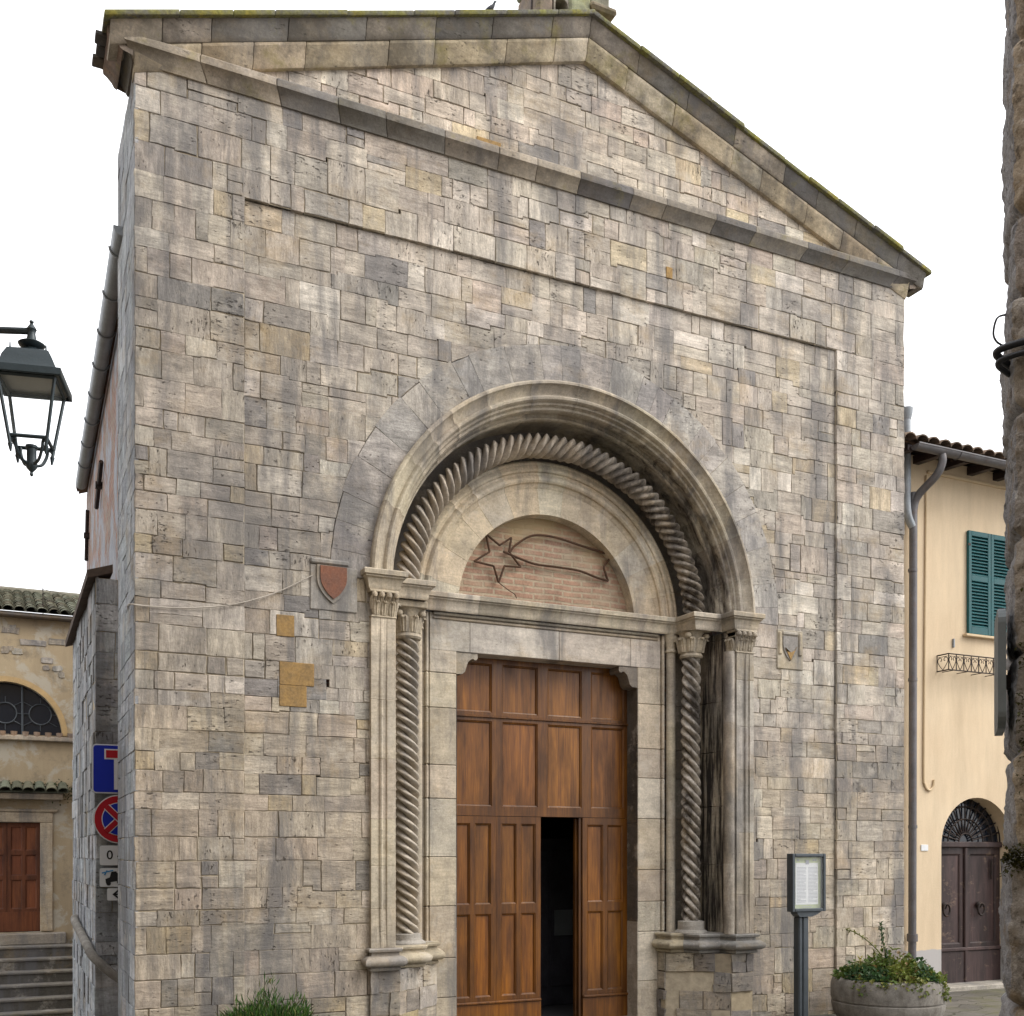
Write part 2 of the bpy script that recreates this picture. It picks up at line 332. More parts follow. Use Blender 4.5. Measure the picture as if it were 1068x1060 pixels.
# ------------------------------------------------------------------ mesh builder
W1 = (1, 1, 1)
class MB:
    def __init__(s): s.v = []; s.f = []; s.t = []; s.r = []; s.mi = []; s.mats = []; s.cur = 0
    def mat(s, m):
        if m not in s.mats: s.mats.append(m)
        s.cur = s.mats.index(m); return s
    def face(s, idx, tone=W1, rnd=(.3, .3, .3)):
        s.f.append(idx); s.t.append(tone); s.r.append(rnd); s.mi.append(s.cur)
    def poly(s, pts, tone=W1, rnd=(.3, .3, .3)):
        b = len(s.v); s.v.extend(tuple(p) for p in pts); s.face(list(range(b, b + len(pts))), tone, rnd)
    def box(s, lo, hi, tone=W1, rnd=(.3, .3, .3), bev=0., fn=None):
        x0, y0, z0 = lo; x1, y1, z1 = hi
        if x0 > x1: x0, x1 = x1, x0
        if y0 > y1: y0, y1 = y1, y0
        if z0 > z1: z0, z1 = z1, z0
        b = min(bev, (x1 - x0) * .45, (y1 - y0) * .45, (z1 - z0) * .45)
        fn = fn or (lambda p: p)
        if b <= 0:
            P = [(x, y, z) for x in (x0, x1) for y in (y0, y1) for z in (z0, z1)]
            i = len(s.v); s.v.extend(tuple(fn(p)) for p in P)
            for q in ((0, 1, 3, 2), (4, 6, 7, 5), (0, 4, 5, 1), (2, 3, 7, 6), (0, 2, 6, 4), (1, 5, 7, 3)):
                s.face([i + k for k in q], tone, rnd)
            return
        X = (x0, x0 + b, x1 - b, x1); Y = (y0, y0 + b, y1 - b, y1); Z = (z0, z0 + b, z1 - b, z1)
        ids = {}
        def vid(i, j, k):
            if (i, j, k) not in ids:
                ids[(i, j, k)] = len(s.v); s.v.append(tuple(fn((X[i], Y[j], Z[k]))))
            return ids[(i, j, k)]
        for a, A in ((0, 0), (3, 1)):
            q = [vid(a, 1, 1), vid(a, 1, 2), vid(a, 2, 2), vid(a, 2, 1)]; s.face(q if A == 0 else q[::-1], tone, rnd)
            q = [vid(1, a, 1), vid(2, a, 1), vid(2, a, 2), vid(1, a, 2)]; s.face(q if A == 0 else q[::-1], tone, rnd)
            q = [vid(1, 1, a), vid(1, 2, a), vid(2, 2, a), vid(2, 1, a)]; s.face(q if A == 0 else q[::-1], tone, rnd)
        e = {0: 1, 3: 2}
        for a in (0, 3):
            for c in (0, 3):
                s.face([vid(a, e[c], 1), vid(a, e[c], 2), vid(e[a], c, 2), vid(e[a], c, 1)], tone, rnd)
                s.face([vid(a, 1, e[c]), vid(a, 2, e[c]), vid(e[a], 2, c), vid(e[a], 1, c)], tone, rnd)
                s.face([vid(1, a, e[c]), vid(2, a, e[c]), vid(2, e[a], c), vid(1, e[a], c)], tone, rnd)
                for d in (0, 3):
                    s.face([vid(a, e[c], e[d]), vid(e[a], c, e[d]), vid(e[a], e[c], d)], tone, rnd)
    def grid(s, rows, closed=False, tone=W1, rnd=(.3, .3, .3), tonef=None):
        """rows: list of lists of points; closed wraps each row."""
        n = len(rows[0]); b = len(s.v)
        for r in rows: s.v.extend(tuple(p) for p in r)
        for i in range(len(rows) - 1):
            for j in range(n if closed else n - 1):
                k = (j + 1) % n
                t = tonef(i, j) if tonef else tone
                s.face([b + i * n + j, b + i * n + k, b + (i + 1) * n + k, b + (i + 1) * n + j], t, rnd)
    def lathe(s, prof, c, n=20, tone=W1, cap=True, axis=None):
        rows = []
        for r, z in prof:
            rows.append([(c[0] + r * math.cos(2 * math.pi * k / n), c[1] + r * math.sin(2 * math.pi * k / n), c[2] + z) for k in range(n)])
        s.grid(rows, True, tone)
        if cap:
            for r in (rows[0], rows[-1]):
                s.poly(r, tone)
    def tube(s, pts, r, n=8, tone=W1, cap=True, closed=False):
        pts = [Vector(p) for p in pts]; rows = []
        t0 = (pts[1] - pts[0]).normalized()
        up = Vector((0, 0, 1)) if abs(t0.z) < .9 else Vector((1, 0, 0))
        a = t0.cross(up).normalized()
        N = len(pts)
        for i, p in enumerate(pts):
            if closed: t = (pts[(i + 1) % N] - pts[i - 1]).normalized()
            else: t = (pts[min(i + 1, N - 1)] - pts[max(i - 1, 0)]).normalized()
            a = (a - t * a.dot(t))
            a = a.normalized() if a.length > 1e-6 else t.orthogonal().normalized()
            b = t.cross(a)
            rr = r[i] if isinstance(r, (list, tuple)) else r
            rows.append([p + (a * math.cos(2 * math.pi * k / n) + b * math.sin(2 * math.pi * k / n)) * rr for k in range(n)])
        if closed: rows.append(rows[0])
        s.grid(rows, True, tone)
        if cap and not closed: s.poly(rows[0], tone); s.poly(rows[-1], tone)
    def prism(s, poly, y0, y1, tone=W1, rnd=(.3, .3, .3), fn=None):
        """poly in (x, z), extruded between y0 and y1"""
        fn = fn or (lambda p: p)
        n = len(poly); b = len(s.v)
        s.v.extend(tuple(fn((x, y0, z))) for x, z in poly); s.v.extend(tuple(fn((x, y1, z))) for x, z in poly)
        s.face([b + i for i in range(n)], tone, rnd); s.face([b + n + i for i in range(n)][::-1], tone, rnd)
        for i in range(n):
            j = (i + 1) % n; s.face([b + i, b + n + i, b + n + j, b + j], tone, rnd)
    def build(s, name, mat, parent=None, smooth=None, recalc=False):
        me = bpy.data.meshes.new(name); me.from_pydata(s.v, [], s.f)
        for an, dat in (('tone', s.t), ('rnd', s.r)):
            at = me.attributes.new(an, 'FLOAT_COLOR', 'FACE')
            arr = np.ones((len(s.f), 4), np.float32); arr[:, :3] = np.array(dat, np.float32).reshape(-1, 3)
            at.data.foreach_set('color', arr.ravel())
        if s.mats:
            for m_ in s.mats: me.materials.append(m_)
            me.polygons.foreach_set('material_index', np.array(s.mi, np.int32))
        else: me.materials.append(mat)
        if recalc:
            import bmesh
            bm = bmesh.new(); bm.from_mesh(me); bmesh.ops.remove_doubles(bm, verts=bm.verts, dist=1e-5)
            bmesh.ops.recalc_face_normals(bm, faces=bm.faces); bm.to_mesh(me); bm.free()
        if smooth is not None:
            me.polygons.foreach_set('use_smooth', np.ones(len(me.polygons), bool)); me.set_sharp_from_angle(angle=R(smooth))
        me.update()
        o = bpy.data.objects.new(name, me); COL.objects.link(o)
        if parent is not None: adopt(o, parent)
        return o
def wloc(o):
    l = Vector(o.location)
    return l + (wloc(o.parent) - Vector((0, 0, 0)) if False else Vector()) 
ORIG = {}
def adopt(o, parent):
    """children keep their world coordinates: undo the thing's own base point"""
    o.parent = parent
    o.matrix_parent_inverse = Matrix.Translation(-ORIG.get(parent.name, Vector()))
def thing(name, label, cat, loc, group=None):
    o = bpy.data.objects.new(name, None); COL.objects.link(o); o.location = loc; o.empty_display_size = .2
    ORIG[o.name] = Vector(loc); o['label'] = label; o['category'] = cat
    if group: o['group'] = group
    return o
def tag(o, label, cat, group=None):
    o['label'] = label; o['category'] = cat
    if group: o['group'] = group
    return o
def struct(o): o['kind'] = 'structure'; return o
def smoothpts(pts, k=6, closed=False):
    P = [Vector(p) for p in pts]; n = len(P); out = []
    for i in range(n if closed else n - 1):
        p0 = P[i - 1] if (i > 0 or closed) else P[0]; p1 = P[i]; p2 = P[(i + 1) % n]; p3 = P[(i + 2) % n] if (i + 2 < n or closed) else P[-1]
        for j in range(k):
            t = j / k
            out.append(.5 * ((2 * p1) + (p2 - p0) * t + (2 * p0 - 5 * p1 + 4 * p2 - p3) * t * t + (3 * p1 - p0 - 3 * p2 + p3) * t ** 3))
    if not closed: out.append(P[-1])
    return out
def clip(poly, a, b, c):
    """keep a*x + b*y <= c"""
    out = []
    for i, p in enumerate(poly):
        q = poly[(i + 1) % len(poly)]; dp = a * p[0] + b * p[1] - c; dq = a * q[0] + b * q[1] - c
        if dp <= 0: out.append(p)
        if (dp < 0 < dq) or (dq < 0 < dp):
            t = dp / (dp - dq); out.append((p[0] + t * (q[0] - p[0]), p[1] + t * (q[1] - p[1])))
    return out
def area(p): return .5 * sum(p[i][0] * p[(i + 1) % len(p)][1] - p[(i + 1) % len(p)][0] * p[i][1] for i in range(len(p)))
def inset(poly, d):
    n = len(poly); out = []
    for i in range(n):
        a = Vector(poly[i - 1]); b = Vector(poly[i]); c = Vector(poly[(i + 1) % n])
        e1 = (b - a); e2 = (c - b)
        if e1.length < 1e-7 or e2.length < 1e-7: out.append(tuple(b)); continue
        e1.normalize(); e2.normalize()
        n1 = Vector((-e1.y, e1.x)); n2 = Vector((-e2.y, e2.x)); k = 1 + n1.dot(n2)
        m_ = (n1 + n2) / max(k, .35)
        out.append(tuple(b + m_ * d))
    return out

PAL = [((.50, .442, .372), 38), ((.455, .402, .34), 28), ((.385, .348, .305), 13), ((.275, .258, .242), 4), ((.49, .41, .295), 5), ((.475, .405, .34), 8), ((.59, .535, .465), 11)]
def pick(pal, rg, k=1.0):
    t = rg.random() * sum(w for _, w in pal)
    for c, w in pal:
        t -= w
        if t <= 0: break
    j = k * rg.uniform(.9, 1.1)
    return tuple(x * j * rg.uniform(.985, 1.015) for x in c)
MORT = ((.42, .36, .27), (.36, .30, .21), (.27, .225, .165), (.15, .125, .10))
def block(mb, poly, fn, tone, rnd, rg, proud=.0, depth=.03, joint=.004, chamf=.004, rag=.003, mortar=.010):
    """one dressed stone: poly (u, v) CCW, fn(u, v, out) -> xyz; out>0 towards the viewer"""
    if len(poly) < 3 or area(poly) < 2e-4: return
    if mortar is not None:
        mb.mat(M['mortar']); mb.poly([fn(u, v, -mortar) for u, v in poly], rg.choice(MORT) if rg.random() < .6 else MORT[0])
    mb.mat(mb.stone)
    p = inset(poly, joint)
    if area(p) < 1e-4: return
    q = []
    for i, a in enumerate(p):
        b = p[(i + 1) % len(p)]; L = math.hypot(b[0] - a[0], b[1] - a[1])
        k = max(1, min(6, int(L / .07)))
        for j in range(k):
            t = (j + (rg.uniform(-.25, .25) if j else 0)) / k
            rr = rag * (1.0 if j else 1.6) * min(1, L / .06)
            q.append((a[0] + (b[0] - a[0]) * t + rg.uniform(-rr, rr), a[1] + (b[1] - a[1]) * t + rg.uniform(-rr, rr)))
    cu = sum(u for u, v in q) / len(q); cv = sum(v for u, v in q) / len(q)
    tu = rg.uniform(-.007, .007); tv = rg.uniform(-.008, .008)
    H = lambda u, v: proud + (u - cu) * tu + (v - cv) * tv
    ins = [(u + (cu - u) * min(.4, chamf * 1.5 / max(.02, math.hypot(cu - u, cv - v))), v + (cv - v) * min(.4, chamf * 1.5 / max(.02, math.hypot(cu - u, cv - v)))) for u, v in q]
    b = len(mb.v); n = len(q)
    mb.v.extend(tuple(fn(u, v, H(u, v))) for u, v in ins)
    mb.v.extend(tuple(fn(u, v, H(u, v) - chamf * rg.uniform(.6, 1.6))) for u, v in q)
    mb.v.extend(tuple(fn(u, v, -depth)) for u, v in q)
    mb.face([b + i for i in range(n)], tone, rnd)
    for i in range(n):
        j = (i + 1) % n
        mb.face([b + n + i, b + n + j, b + j, b + i], tone, rnd)
        mb.face([b + 2 * n + i, b + 2 * n + j, b + n + j, b + n + i], tone, rnd)
def ashlar(mb, u0, u1, courses, fn, rg, clips=None, wlo=.18, whi=.46, tonef=None, proudf=.003, jog=.0, keep=(), **kw):
    """courses of irregular stones; bed joints step up and down by `jog` as in rubble-laid ashlar"""
    beds = []
    for i, z in enumerate(courses):
        br = [(u0, 0.)]; u = u0
        free = jog > 0 and 0 < i < len(courses) - 1 and not any(abs(z - k) < 1e-4 for k in keep)
        while free and u < u1:
            u += rg.uniform(.3, 1.3)
            if u < u1 - .1: br.append((u, rg.choice((0, 0, 1, -1, .5, -.5)) * jog * rg.uniform(.5, 1)))
        beds.append((z, br))
    def bedpts(i, a, b):
        z, br = beds[i]; out = []; h = 0.
        for (u, d) in br:
            if u <= a + .03: h = d
        out.append((a, z + h))
        for (u, d) in br:
            if a + .03 < u < b - .03: 
                if abs(d - h) > .006: out.append((u, z + h)); out.append((u, z + d)); h = d
        out.append((b, z + h)); return out
    for i in range(len(courses) - 1):
        z0, z1 = courses[i], courses[i + 1]; u = u0; first = True; hh = z1 - z0
        while u < u1 - 1e-6:
            w = rg.uniform(wlo, whi) if rg.random() < .8 else rg.uniform(wlo * .6, wlo)
            if first: w *= rg.uniform(.5, 1.0); first = False
            if u1 - (u + w) < wlo * .55: w = u1 - u
            lo, hi = bedpts(i, u, u + w), bedpts(i + 1, u, u + w)
            cells = [lo + hi[::-1]]
            if hh > .2 and rg.random() < .09:
                zm = z0 + hh * rg.uniform(.4, .6)
                cells = [lo + [(u + w, zm), (u, zm)], [(u, zm), (u + w, zm)] + hi[::-1]]
            for c in cells:
                if clips: c = clips(c)
                if c and len(c) > 2 and area(c) > 5e-4:
                    cu = sum(p[0] for p in c) / len(c); cv = sum(p[1] for p in c) / len(c)
                    tone = tonef(cu, cv) if tonef else pick(PAL, rg)
                    q = rg.random(); jt = .001 if q < .5 else rg.uniform(.002, .004) if q < .85 else rg.uniform(.004, .008)
                    kw['chamf'] = .0012 if q < .5 else .004
                    block(mb, c, fn, tone, (rg.random(), rg.random(), rg.random()), rg, proud=rg.uniform(-proudf, proudf), joint=jt, mortar=rg.uniform(.0085, .014), **kw)
            u += w
def mkcourses(z0, z1, lo, hi, rg, stops=()):
    out = [z0]; S = sorted(list(stops) + [z1])
    for s_ in S:
        a = out[-1]; n = max(1, round((s_ - a) / ((lo + hi) / 2)))
        w = [rg.uniform(lo, hi) for _ in range(n)]; k = (s_ - a) / sum(w)
        for x in w: a += x * k; out.append(a)
        out[-1] = s_
    return out
def sweep(mb, path, prof, tonef=None, close_ends=True):
    """path: (x, y) polyline, outward side on the right hand; prof: (out, z)"""
    n = len(path); rows = []
    for i in range(n):
        ns = []
        for a, b in ((i - 1, i), (i, i + 1)):
            if a >= 0 and b < n:
                t = Vector((path[b][0] - path[a][0], path[b][1] - path[a][1])).normalized(); ns.append(Vector((t.y, -t.x)))
        m_ = ns[0] if len(ns) == 1 else (ns[0] + ns[1]) / max(.3, 1 + ns[0].dot(ns[1]))
        rows.append([(path[i][0] + m_.x * o, path[i][1] + m_.y * o, z) for o, z in prof])
    mb.grid(rows, False, tonef=tonef or (lambda i, j: W1))
    if close_ends: mb.poly(rows[0]); mb.poly(rows[-1][::-1])
def subdiv(path, step, rg=None):
    out = [path[0]]
    for a, b in zip(path[:-1], path[1:]):
        L = math.dist(a, b); k = max(1, round(L / step))
        for j in range(1, k + 1): out.append((a[0] + (b[0] - a[0]) * j / k, a[1] + (b[1] - a[1]) * j / k))
    return out
# ------------------------------------------------------------------ ground
def gz(x, y):
    s = min(1, max(0, (y - .8) / 9.5)); s = s * s * (3 - 2 * s)
    k = 1 - min(1, max(0, (x - .6) / 3.0))
    return -1.12 * s * k
mb = MB()
xs = [-400, -120, -50, -25] + [-14 + i * .5 for i in range(70)] + [25, 50, 120, 400]
ys = [-400, -120, -50, -25] + [-14 + i * .5 for i in range(70)] + [25, 50, 120, 400]
mb.grid([[(x, y, gz(x, y) + .012 * mnoise.noise((x * .8, y * .8, 0))) for x in xs] for y in ys])
struct(mb.build('ground', M['paving'], smooth=40))

# ------------------------------------------------------------------ CHURCH
CX, CZ = 4.323, 4.45
church = thing('church', 'grey travertine church with gabled front and round arched portal', 'church', (4.4, 0, 0))
rf = random.Random(21)
def tone_front(u, v):  # gable stones paler; brighter light up high is partly painted into the tone
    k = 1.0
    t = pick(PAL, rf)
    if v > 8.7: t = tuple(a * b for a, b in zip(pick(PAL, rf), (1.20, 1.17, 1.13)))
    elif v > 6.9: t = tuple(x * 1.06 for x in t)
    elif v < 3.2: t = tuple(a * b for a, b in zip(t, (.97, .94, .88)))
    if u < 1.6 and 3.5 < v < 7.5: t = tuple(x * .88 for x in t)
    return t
SL = .336
def roofclip(c, drop):
    c = clip(c, -SL, 1, 10.44 - SL * 4.4 - drop)
    return clip(c, SL, 1, 10.44 + SL * 4.4 - drop) if c else c
def portal_clip(c):
    hi = max(p[1] for p in c); lo = min(p[1] for p in c)
    if lo >= CZ - .01:
        pass
    cx = sum(p[0] for p in c) / len(c); cz = sum(p[1] for p in c) / len(c)
    if cz < CZ:
        if cx < CX: c = clip(c, 1, 0, CX - 2.19)
        else: c = clip(c, -1, 0, -(CX + 2.19))
        return c
    # nearest point of the polygon's centre direction from arch centre
    best = None
    d = Vector((cx - CX, max(cz - CZ, .02)))
    if d.length < 1.9: return None
    d.normalize()
    return clip(c, -d.x, -d.y, -(d.x * CX + d.y * CZ + 2.6))
rc = random.Random(5)
courses_lo = mkcourses(-.12, 7.72, .14, .26, rc, stops=(4.45,))
courses_mid = mkcourses(7.72, 8.66, .17, .25, rc)
courses_top = mkcourses(8.66, 10.3, .14, .21, rc)
mb = MB(); mb.stone = M['wall']
f0 = lambda u, v, o: (u, -o, v)
f1 = lambda u, v, o: (u, -.035 - o, v)
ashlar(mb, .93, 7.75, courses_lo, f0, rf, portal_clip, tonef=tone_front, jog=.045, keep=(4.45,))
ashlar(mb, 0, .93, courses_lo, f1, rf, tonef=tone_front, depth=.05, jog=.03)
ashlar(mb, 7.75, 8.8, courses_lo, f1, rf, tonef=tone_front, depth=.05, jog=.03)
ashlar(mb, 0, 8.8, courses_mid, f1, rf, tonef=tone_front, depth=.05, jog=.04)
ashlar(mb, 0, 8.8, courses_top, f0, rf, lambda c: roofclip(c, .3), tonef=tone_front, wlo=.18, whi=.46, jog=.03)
mb.build('front_wall', None, church)
# solid core behind the dressed stones + returns
mb = MB(); mb.stone = M['wall']
retL = lambda u, v, o: (-o, u, v)
rr_ = random.Random(77)
cool = [((.41, .43, .455), 4), ((.34, .36, .385), 3), ((.48, .49, .505), 2)]  # grey side stones tinted blue, sky light painted into their colour
ashlar(mb, -.03, 1.42, courses_lo + courses_mid[1:], lambda u, v, o: (-o, 1.39 - u, v), rr_, tonef=lambda u, v: pick(cool, rr_))
ashlar(mb, -.03, 1.42, courses_lo + courses_mid[1:], lambda u, v, o: (8.8 + o, u, v), rr_)
mb.mat(M['wall'])
mb.poly([(0, 1.42, -1.5), (.3, 1.42, -1.5), (.3, 1.42, 8.7), (0, 1.42, 8.7)]); mb.poly([(8.5, 1.42, -1.5), (8.8, 1.42, -1.5), (8.8, 1.42, 8.7), (8.5, 1.42, 8.7)])
mb.poly([(0, 1.42, 8.6), (8.8, 1.42, 8.6), (4.4, 1.42, 10.1)])
mb.poly([(.0, 1.40, 6.0), (8.8, 1.40, 6.0), (8.8, 1.40, 8.7), (.0, 1.40, 8.7)])
for q in ([(0, .052, -.2), (1.7, .052, -.2), (1.7, .052, 8.9), (0, .052, 8.9)], [(7.0, .052, -.2), (8.8, .052, -.2), (8.8, .052, 8.9), (7.0, .052, 8.9)], [(1.7, .052, 7.1), (7.0, .052, 7.1), (7.0, .052, 8.9), (1.7, .052, 8.9)], [(0, .052, 8.6), (8.8, .052, 8.6), (8.8, .052, 8.7), (4.4, .052, 10.2), (0, .052, 8.7)]):
    mb.poly(q, (.3, .26, .21))
mb.build('corner_return', None, church)
# nave side wall, brick and rubble
mb = MB()
GX = lambda y: .016 * (y - .96)
mb.poly([(GX(1.38) + .12, 1.38, -1.5), (GX(9.4) + .12, 9.4, -1.5), (GX(9.4) + .12, 9.4, 7.8), (GX(1.38) + .12, 1.38, 7.8)])
mb.poly([(.25, 9.4, -1.5), (8.52, 10, -1.5), (8.52, 10, 7.75), (4.4, 9.7, 9.2), (.25, 9.4, 7.75)])
mb.poly([(8.52, 1.38, -.5), (8.52, 10, -.5), (8.52, 10, 7.75), (8.52, 1.38, 7.75)])
mb.build('side_wall', M['sidebrick'], church)
# lower outer wall with tile coping
mb = MB(); mb.stone = M['wall']
rl = random.Random(3)
cs = mkcourses(-1.4, 4.62, .2, .3, rl)
ashlar(mb, 1.75, 5.46, cs, lambda u, v, o: (-.18 - o, 1.75 + 5.46 - u, v), rl, tonef=lambda u, v: pick(cool, rl), wlo=.18, whi=.4, proudf=.012, rag=.006)
ashlar(mb, -.18, .3, cs, lambda u, v, o: (u, 1.75 - o, v), rl, tonef=lambda u, v: tuple(x * 1.3 for x in pick(cool, rl)), wlo=.2, whi=.5, proudf=.008)  # end-face stones brightened in colour to offset the shade beside the return
mb.mat(M['wall']); mb.poly([(-.18, 5.46, -1.4), (.3, 5.46, -1.4), (.3, 5.46, 4.62), (-.18, 5.46, 4.62)])
low = mb.build('lower_side_wall', None, church)
mb = MB()
for i in range(24):
    y = 1.72 + i * .166
    t = rl.uniform(.8, 1.1)
    mb.prism([(-.26, 4.60), (-.02, 4.68), (-.02, 4.76), (-.26, 4.68)], y, y + .162, tone=(.10 * t, .075 * t, .06 * t))
mb.build('coping', M['tile'], low)
mb = MB()
mb.tube(smoothpts([(.10, 1.50, .58), (-.04, 1.56, .68), (-.20, 1.66, .84), (-.235, 1.95, .92), (-.235, 3.0, .99), (-.235, 4.2, 1.075), (-.19, 4.32, 1.085)], 8), .046, 12, tone=(.36, .375, .40))
mb.build('sloping_rail', M['concrete'], low, smooth=50)
# roof of the nave
def tile_roof(mb, p0, along, up, nal, nup, tw=.2, tl=.36, rg=rl, base=(.27, .16, .105)):
    """p0 eave corner; along/up unit vectors; barrel tiles, half-round covers over pans"""
    along = Vector(along).normalized(); up = Vector(up).normalized(); nrm = along.cross(up).normalized()
    if nrm.z < 0: nrm = -nrm
    p0 = Vector(p0)
    mb.poly([p0, p0 + along * nal * tw, p0 + along * nal * tw + up * nup * tl, p0 + up * nup * tl], tuple(x * .5 for x in base))
    for i in range(nal):
        for j in range(nup):
            t = rg.uniform(.6, 1.15); g = rg.uniform(-.01, .02)
            tone = (base[0] * t, (base[1] + g) * t, (base[2] + g) * t)
            a = p0 + along * (i * tw + rg.uniform(-.008, .008)) + up * (j * tl + rg.uniform(-.01, .01)) + nrm * .012
            rows = []
            for s_, r, h in ((0, .5, .028), (1.14, .42, .0)):
                rows.append([a + along * (tw * .5 + math.cos(k) * tw * r) + nrm * (h + math.sin(k) * tw * .36) + up * (tl * s_) for k in [math.pi * q / 7 for q in range(8)]])
            mb.grid(rows, False, tone)
            mb.grid([[p - nrm * .016 for p in rows[0]], rows[0]], False, tone)
mb = MB()
ue = Vector((4.4, 0, 1.55))
tile_roof(mb, (.0, 1.42, 7.80), (.016, 1, 0), ue, 40, 12)
tile_roof(mb, (8.8, 1.4, 7.78), (0, 1, 0), Vector((-4.4, 0, 1.55)), 44, 12)
mb.build('roof', M['tile'], church)
# left roof gutter
mb = MB()
rows = []
for y in [.95 + i * .4844 for i in range(17)]:
    rows.append([(GX(y) + .085 * math.cos(k), y, 7.74 + .085 * math.sin(k)) for k in [math.pi + math.pi * q / 8 for q in range(9)]])
mb.grid(rows); mb.poly(rows[0]); mb.poly(rows[-1])
mb.grid([[(GX(p[1]) + (p[0] - GX(p[1])) * .9, p[1], p[2] + .004) for p in r] for r in rows])
for y in [1.35 + i * .9 for i in range(8)]:
    mb.tube([(GX(y) + .092 * math.cos(k), y, 7.74 + .092 * math.sin(k)) for k in [math.pi + math.pi * q / 8 for q in range(9)]], .012, 5)
mb.build('roof_gutter', M['zinc'], church, smooth=40)
for (y0, z0, y1, z1) in ((5.21, 6.96, 6.11, 6.62), (8.43, 7.26, 8.84, 6.57)):
    mb = MB(); wx = GX(y0) + .12; mb.tube([(wx - .04, y0, z0), (wx - .03, y1, z1)], .03, 6); mb.box((wx - .08, (y0 + y1) / 2 - .04, (z0 + z1) / 2 - .04), (wx + .01, (y0 + y1) / 2 + .04, (z0 + z1) / 2 + .04))
    mb.build('wall_anchor', M['iron'], church)

# cornices: short stones butted end to end
rcn = random.Random(12)
def cornice_run(mb, prof, mapf, length, pal, lo=.45, hi=1.0, ends=True, jit=.004):
    u = 0
    while u < length - 1e-6:
        w = rcn.uniform(lo, hi)
        if length - u - w < lo * .6: w = length - u
        t = pick(pal, rcn); rn = (rcn.random() * .5, rcn.random(), rcn.random()); dj = rcn.uniform(-jit, jit)
        g = .003
        rows = []
        for s_ in (u + g, u + g + .008, u + w - g - .008, u + w - g):
            k = -.005 if s_ in (u + g, u + w - g) else 0
            rows.append([mapf(s_, o + dj + (k if 0 < i < len(prof) - 1 else 0), z) for i, (o, z) in enumerate(prof)])
        mb.grid(rows, False, t, rn); mb.poly(rows[0], t, rn); mb.poly(rows[-1][::-1], t, rn)
        u += w
warm = [((.55, .46, .325), 4), ((.48, .40, .29), 3), ((.24, .21, .18), 2), ((.58, .51, .39), 3)]
dark = [((.30, .265, .22), 4), ((.20, .185, .165), 3), ((.40, .345, .27), 3), ((.15, .14, .13), 1)]
hprof = [(-.05, 8.62), (.02, 8.62), (.035, 8.65), (.085, 8.715), (.105, 8.73), (.105, 8.79), (.09, 8.81), (-.03, 8.86)]
mb = MB()
cornice_run(mb, hprof, lambda s_, o, z: (-max(o, 0) + s_ * (1 + 2 * max(o, 0) / 8.8), -.035 - o, z), 8.8, dark, .4, .85, jit=0)
mb.build('horizontal_cornice', M['mould'], church, smooth=35)
for side in (-1, 1):
    mb = MB(); cornice_run(mb, hprof, lambda s_, o, z: ((-o if side < 0 else 8.8 + o), -.035 - max(o, 0) + s_ * (1 + max(o, 0) / .46), z), .46, dark, .6, .9, jit=0)
    mb.build('cornice_return', M['mould'], church, smooth=35)
CO = math.cos(math.atan(SL)); LEN = 4.66 / CO
def rk(side):
    def f(s_, o, h):   # s_ along slope from the low end, h vertical offset from the top line
        x = -.26 + s_ * CO; z = 8.878 + (x + .26) * SL + h
        if side > 0: x = 8.8 - x
        return (x, -o, z)
    return f
for side in (-1, 1):
    mb = MB()
    cornice_run(mb, [(-.1, -.425), (.045, -.425), (.072, -.39), (.10, -.275), (.112, -.26), (.112, -.232), (-.1, -.232)], (lambda s_, o, z, f_=rk(side): f_(s_ + .25 / CO, o, z)), LEN - .25 / CO, warm, .38, .85)
    cornice_run(mb, [(-.1, -.229), (.12, -.229), (.14, -.205), (.152, -.13), (.18, -.075), (.18, -.062), (-.3, -.062)], (lambda s_, o, z, f_=rk(side): f_(s_ + .05 / CO, o, z)), LEN - .05 / CO, dark, .35, .8)
    c = mb.build('raking_cornice', M['mould'], church, smooth=35)
    mb = MB()
    cornice_run(mb, [(-.42, -.061), (.225, -.061), (.232, -.045), (.228, -.02), (.1, .004), (-.42, .004)], rk(side), LEN + .02, [((.2, .19, .09), 1)], .35, .7, jit=.018)
    mb.build('cover_slab', M['lichen'], c, smooth=35)
# side ends of the raking cornice: moulded returns and tile ends on the left
for side in (-1, 1):
    X = (lambda x: x) if side < 0 else (lambda x: 8.8 - x)
    mb = MB(); EP = [(-.10, 8.66), (-.125, 8.675), (-.145, 8.71), (-.185, 8.75), (-.215, 8.77), (-.22, 8.81), (-.23, 8.842), (-.02, 8.842)]
    mb.grid([[(X(a_), y, b_) for a_, b_ in EP] for y in (-.10, .0, .2, .44)], False, (.26, .19, .155))
    mb.poly([(X(a_), .42, b_) for a_, b_ in EP + [(-.02, 8.64)]], (.17, .12, .095)); mb.poly([(X(a_), -.10, b_) for a_, b_ in EP + [(-.02, 8.64)]], (.26, .21, .17))
    for i in range(3):
        mb.box((X(-.31 + .02 * (i % 2)), .0 + i * .15, 8.80), (X(-.18), .13 + i * .15, 8.838), tone=(.10, .095, .09), bev=.006)
    mb.build('eave_return', M['mould'], church, smooth=35)
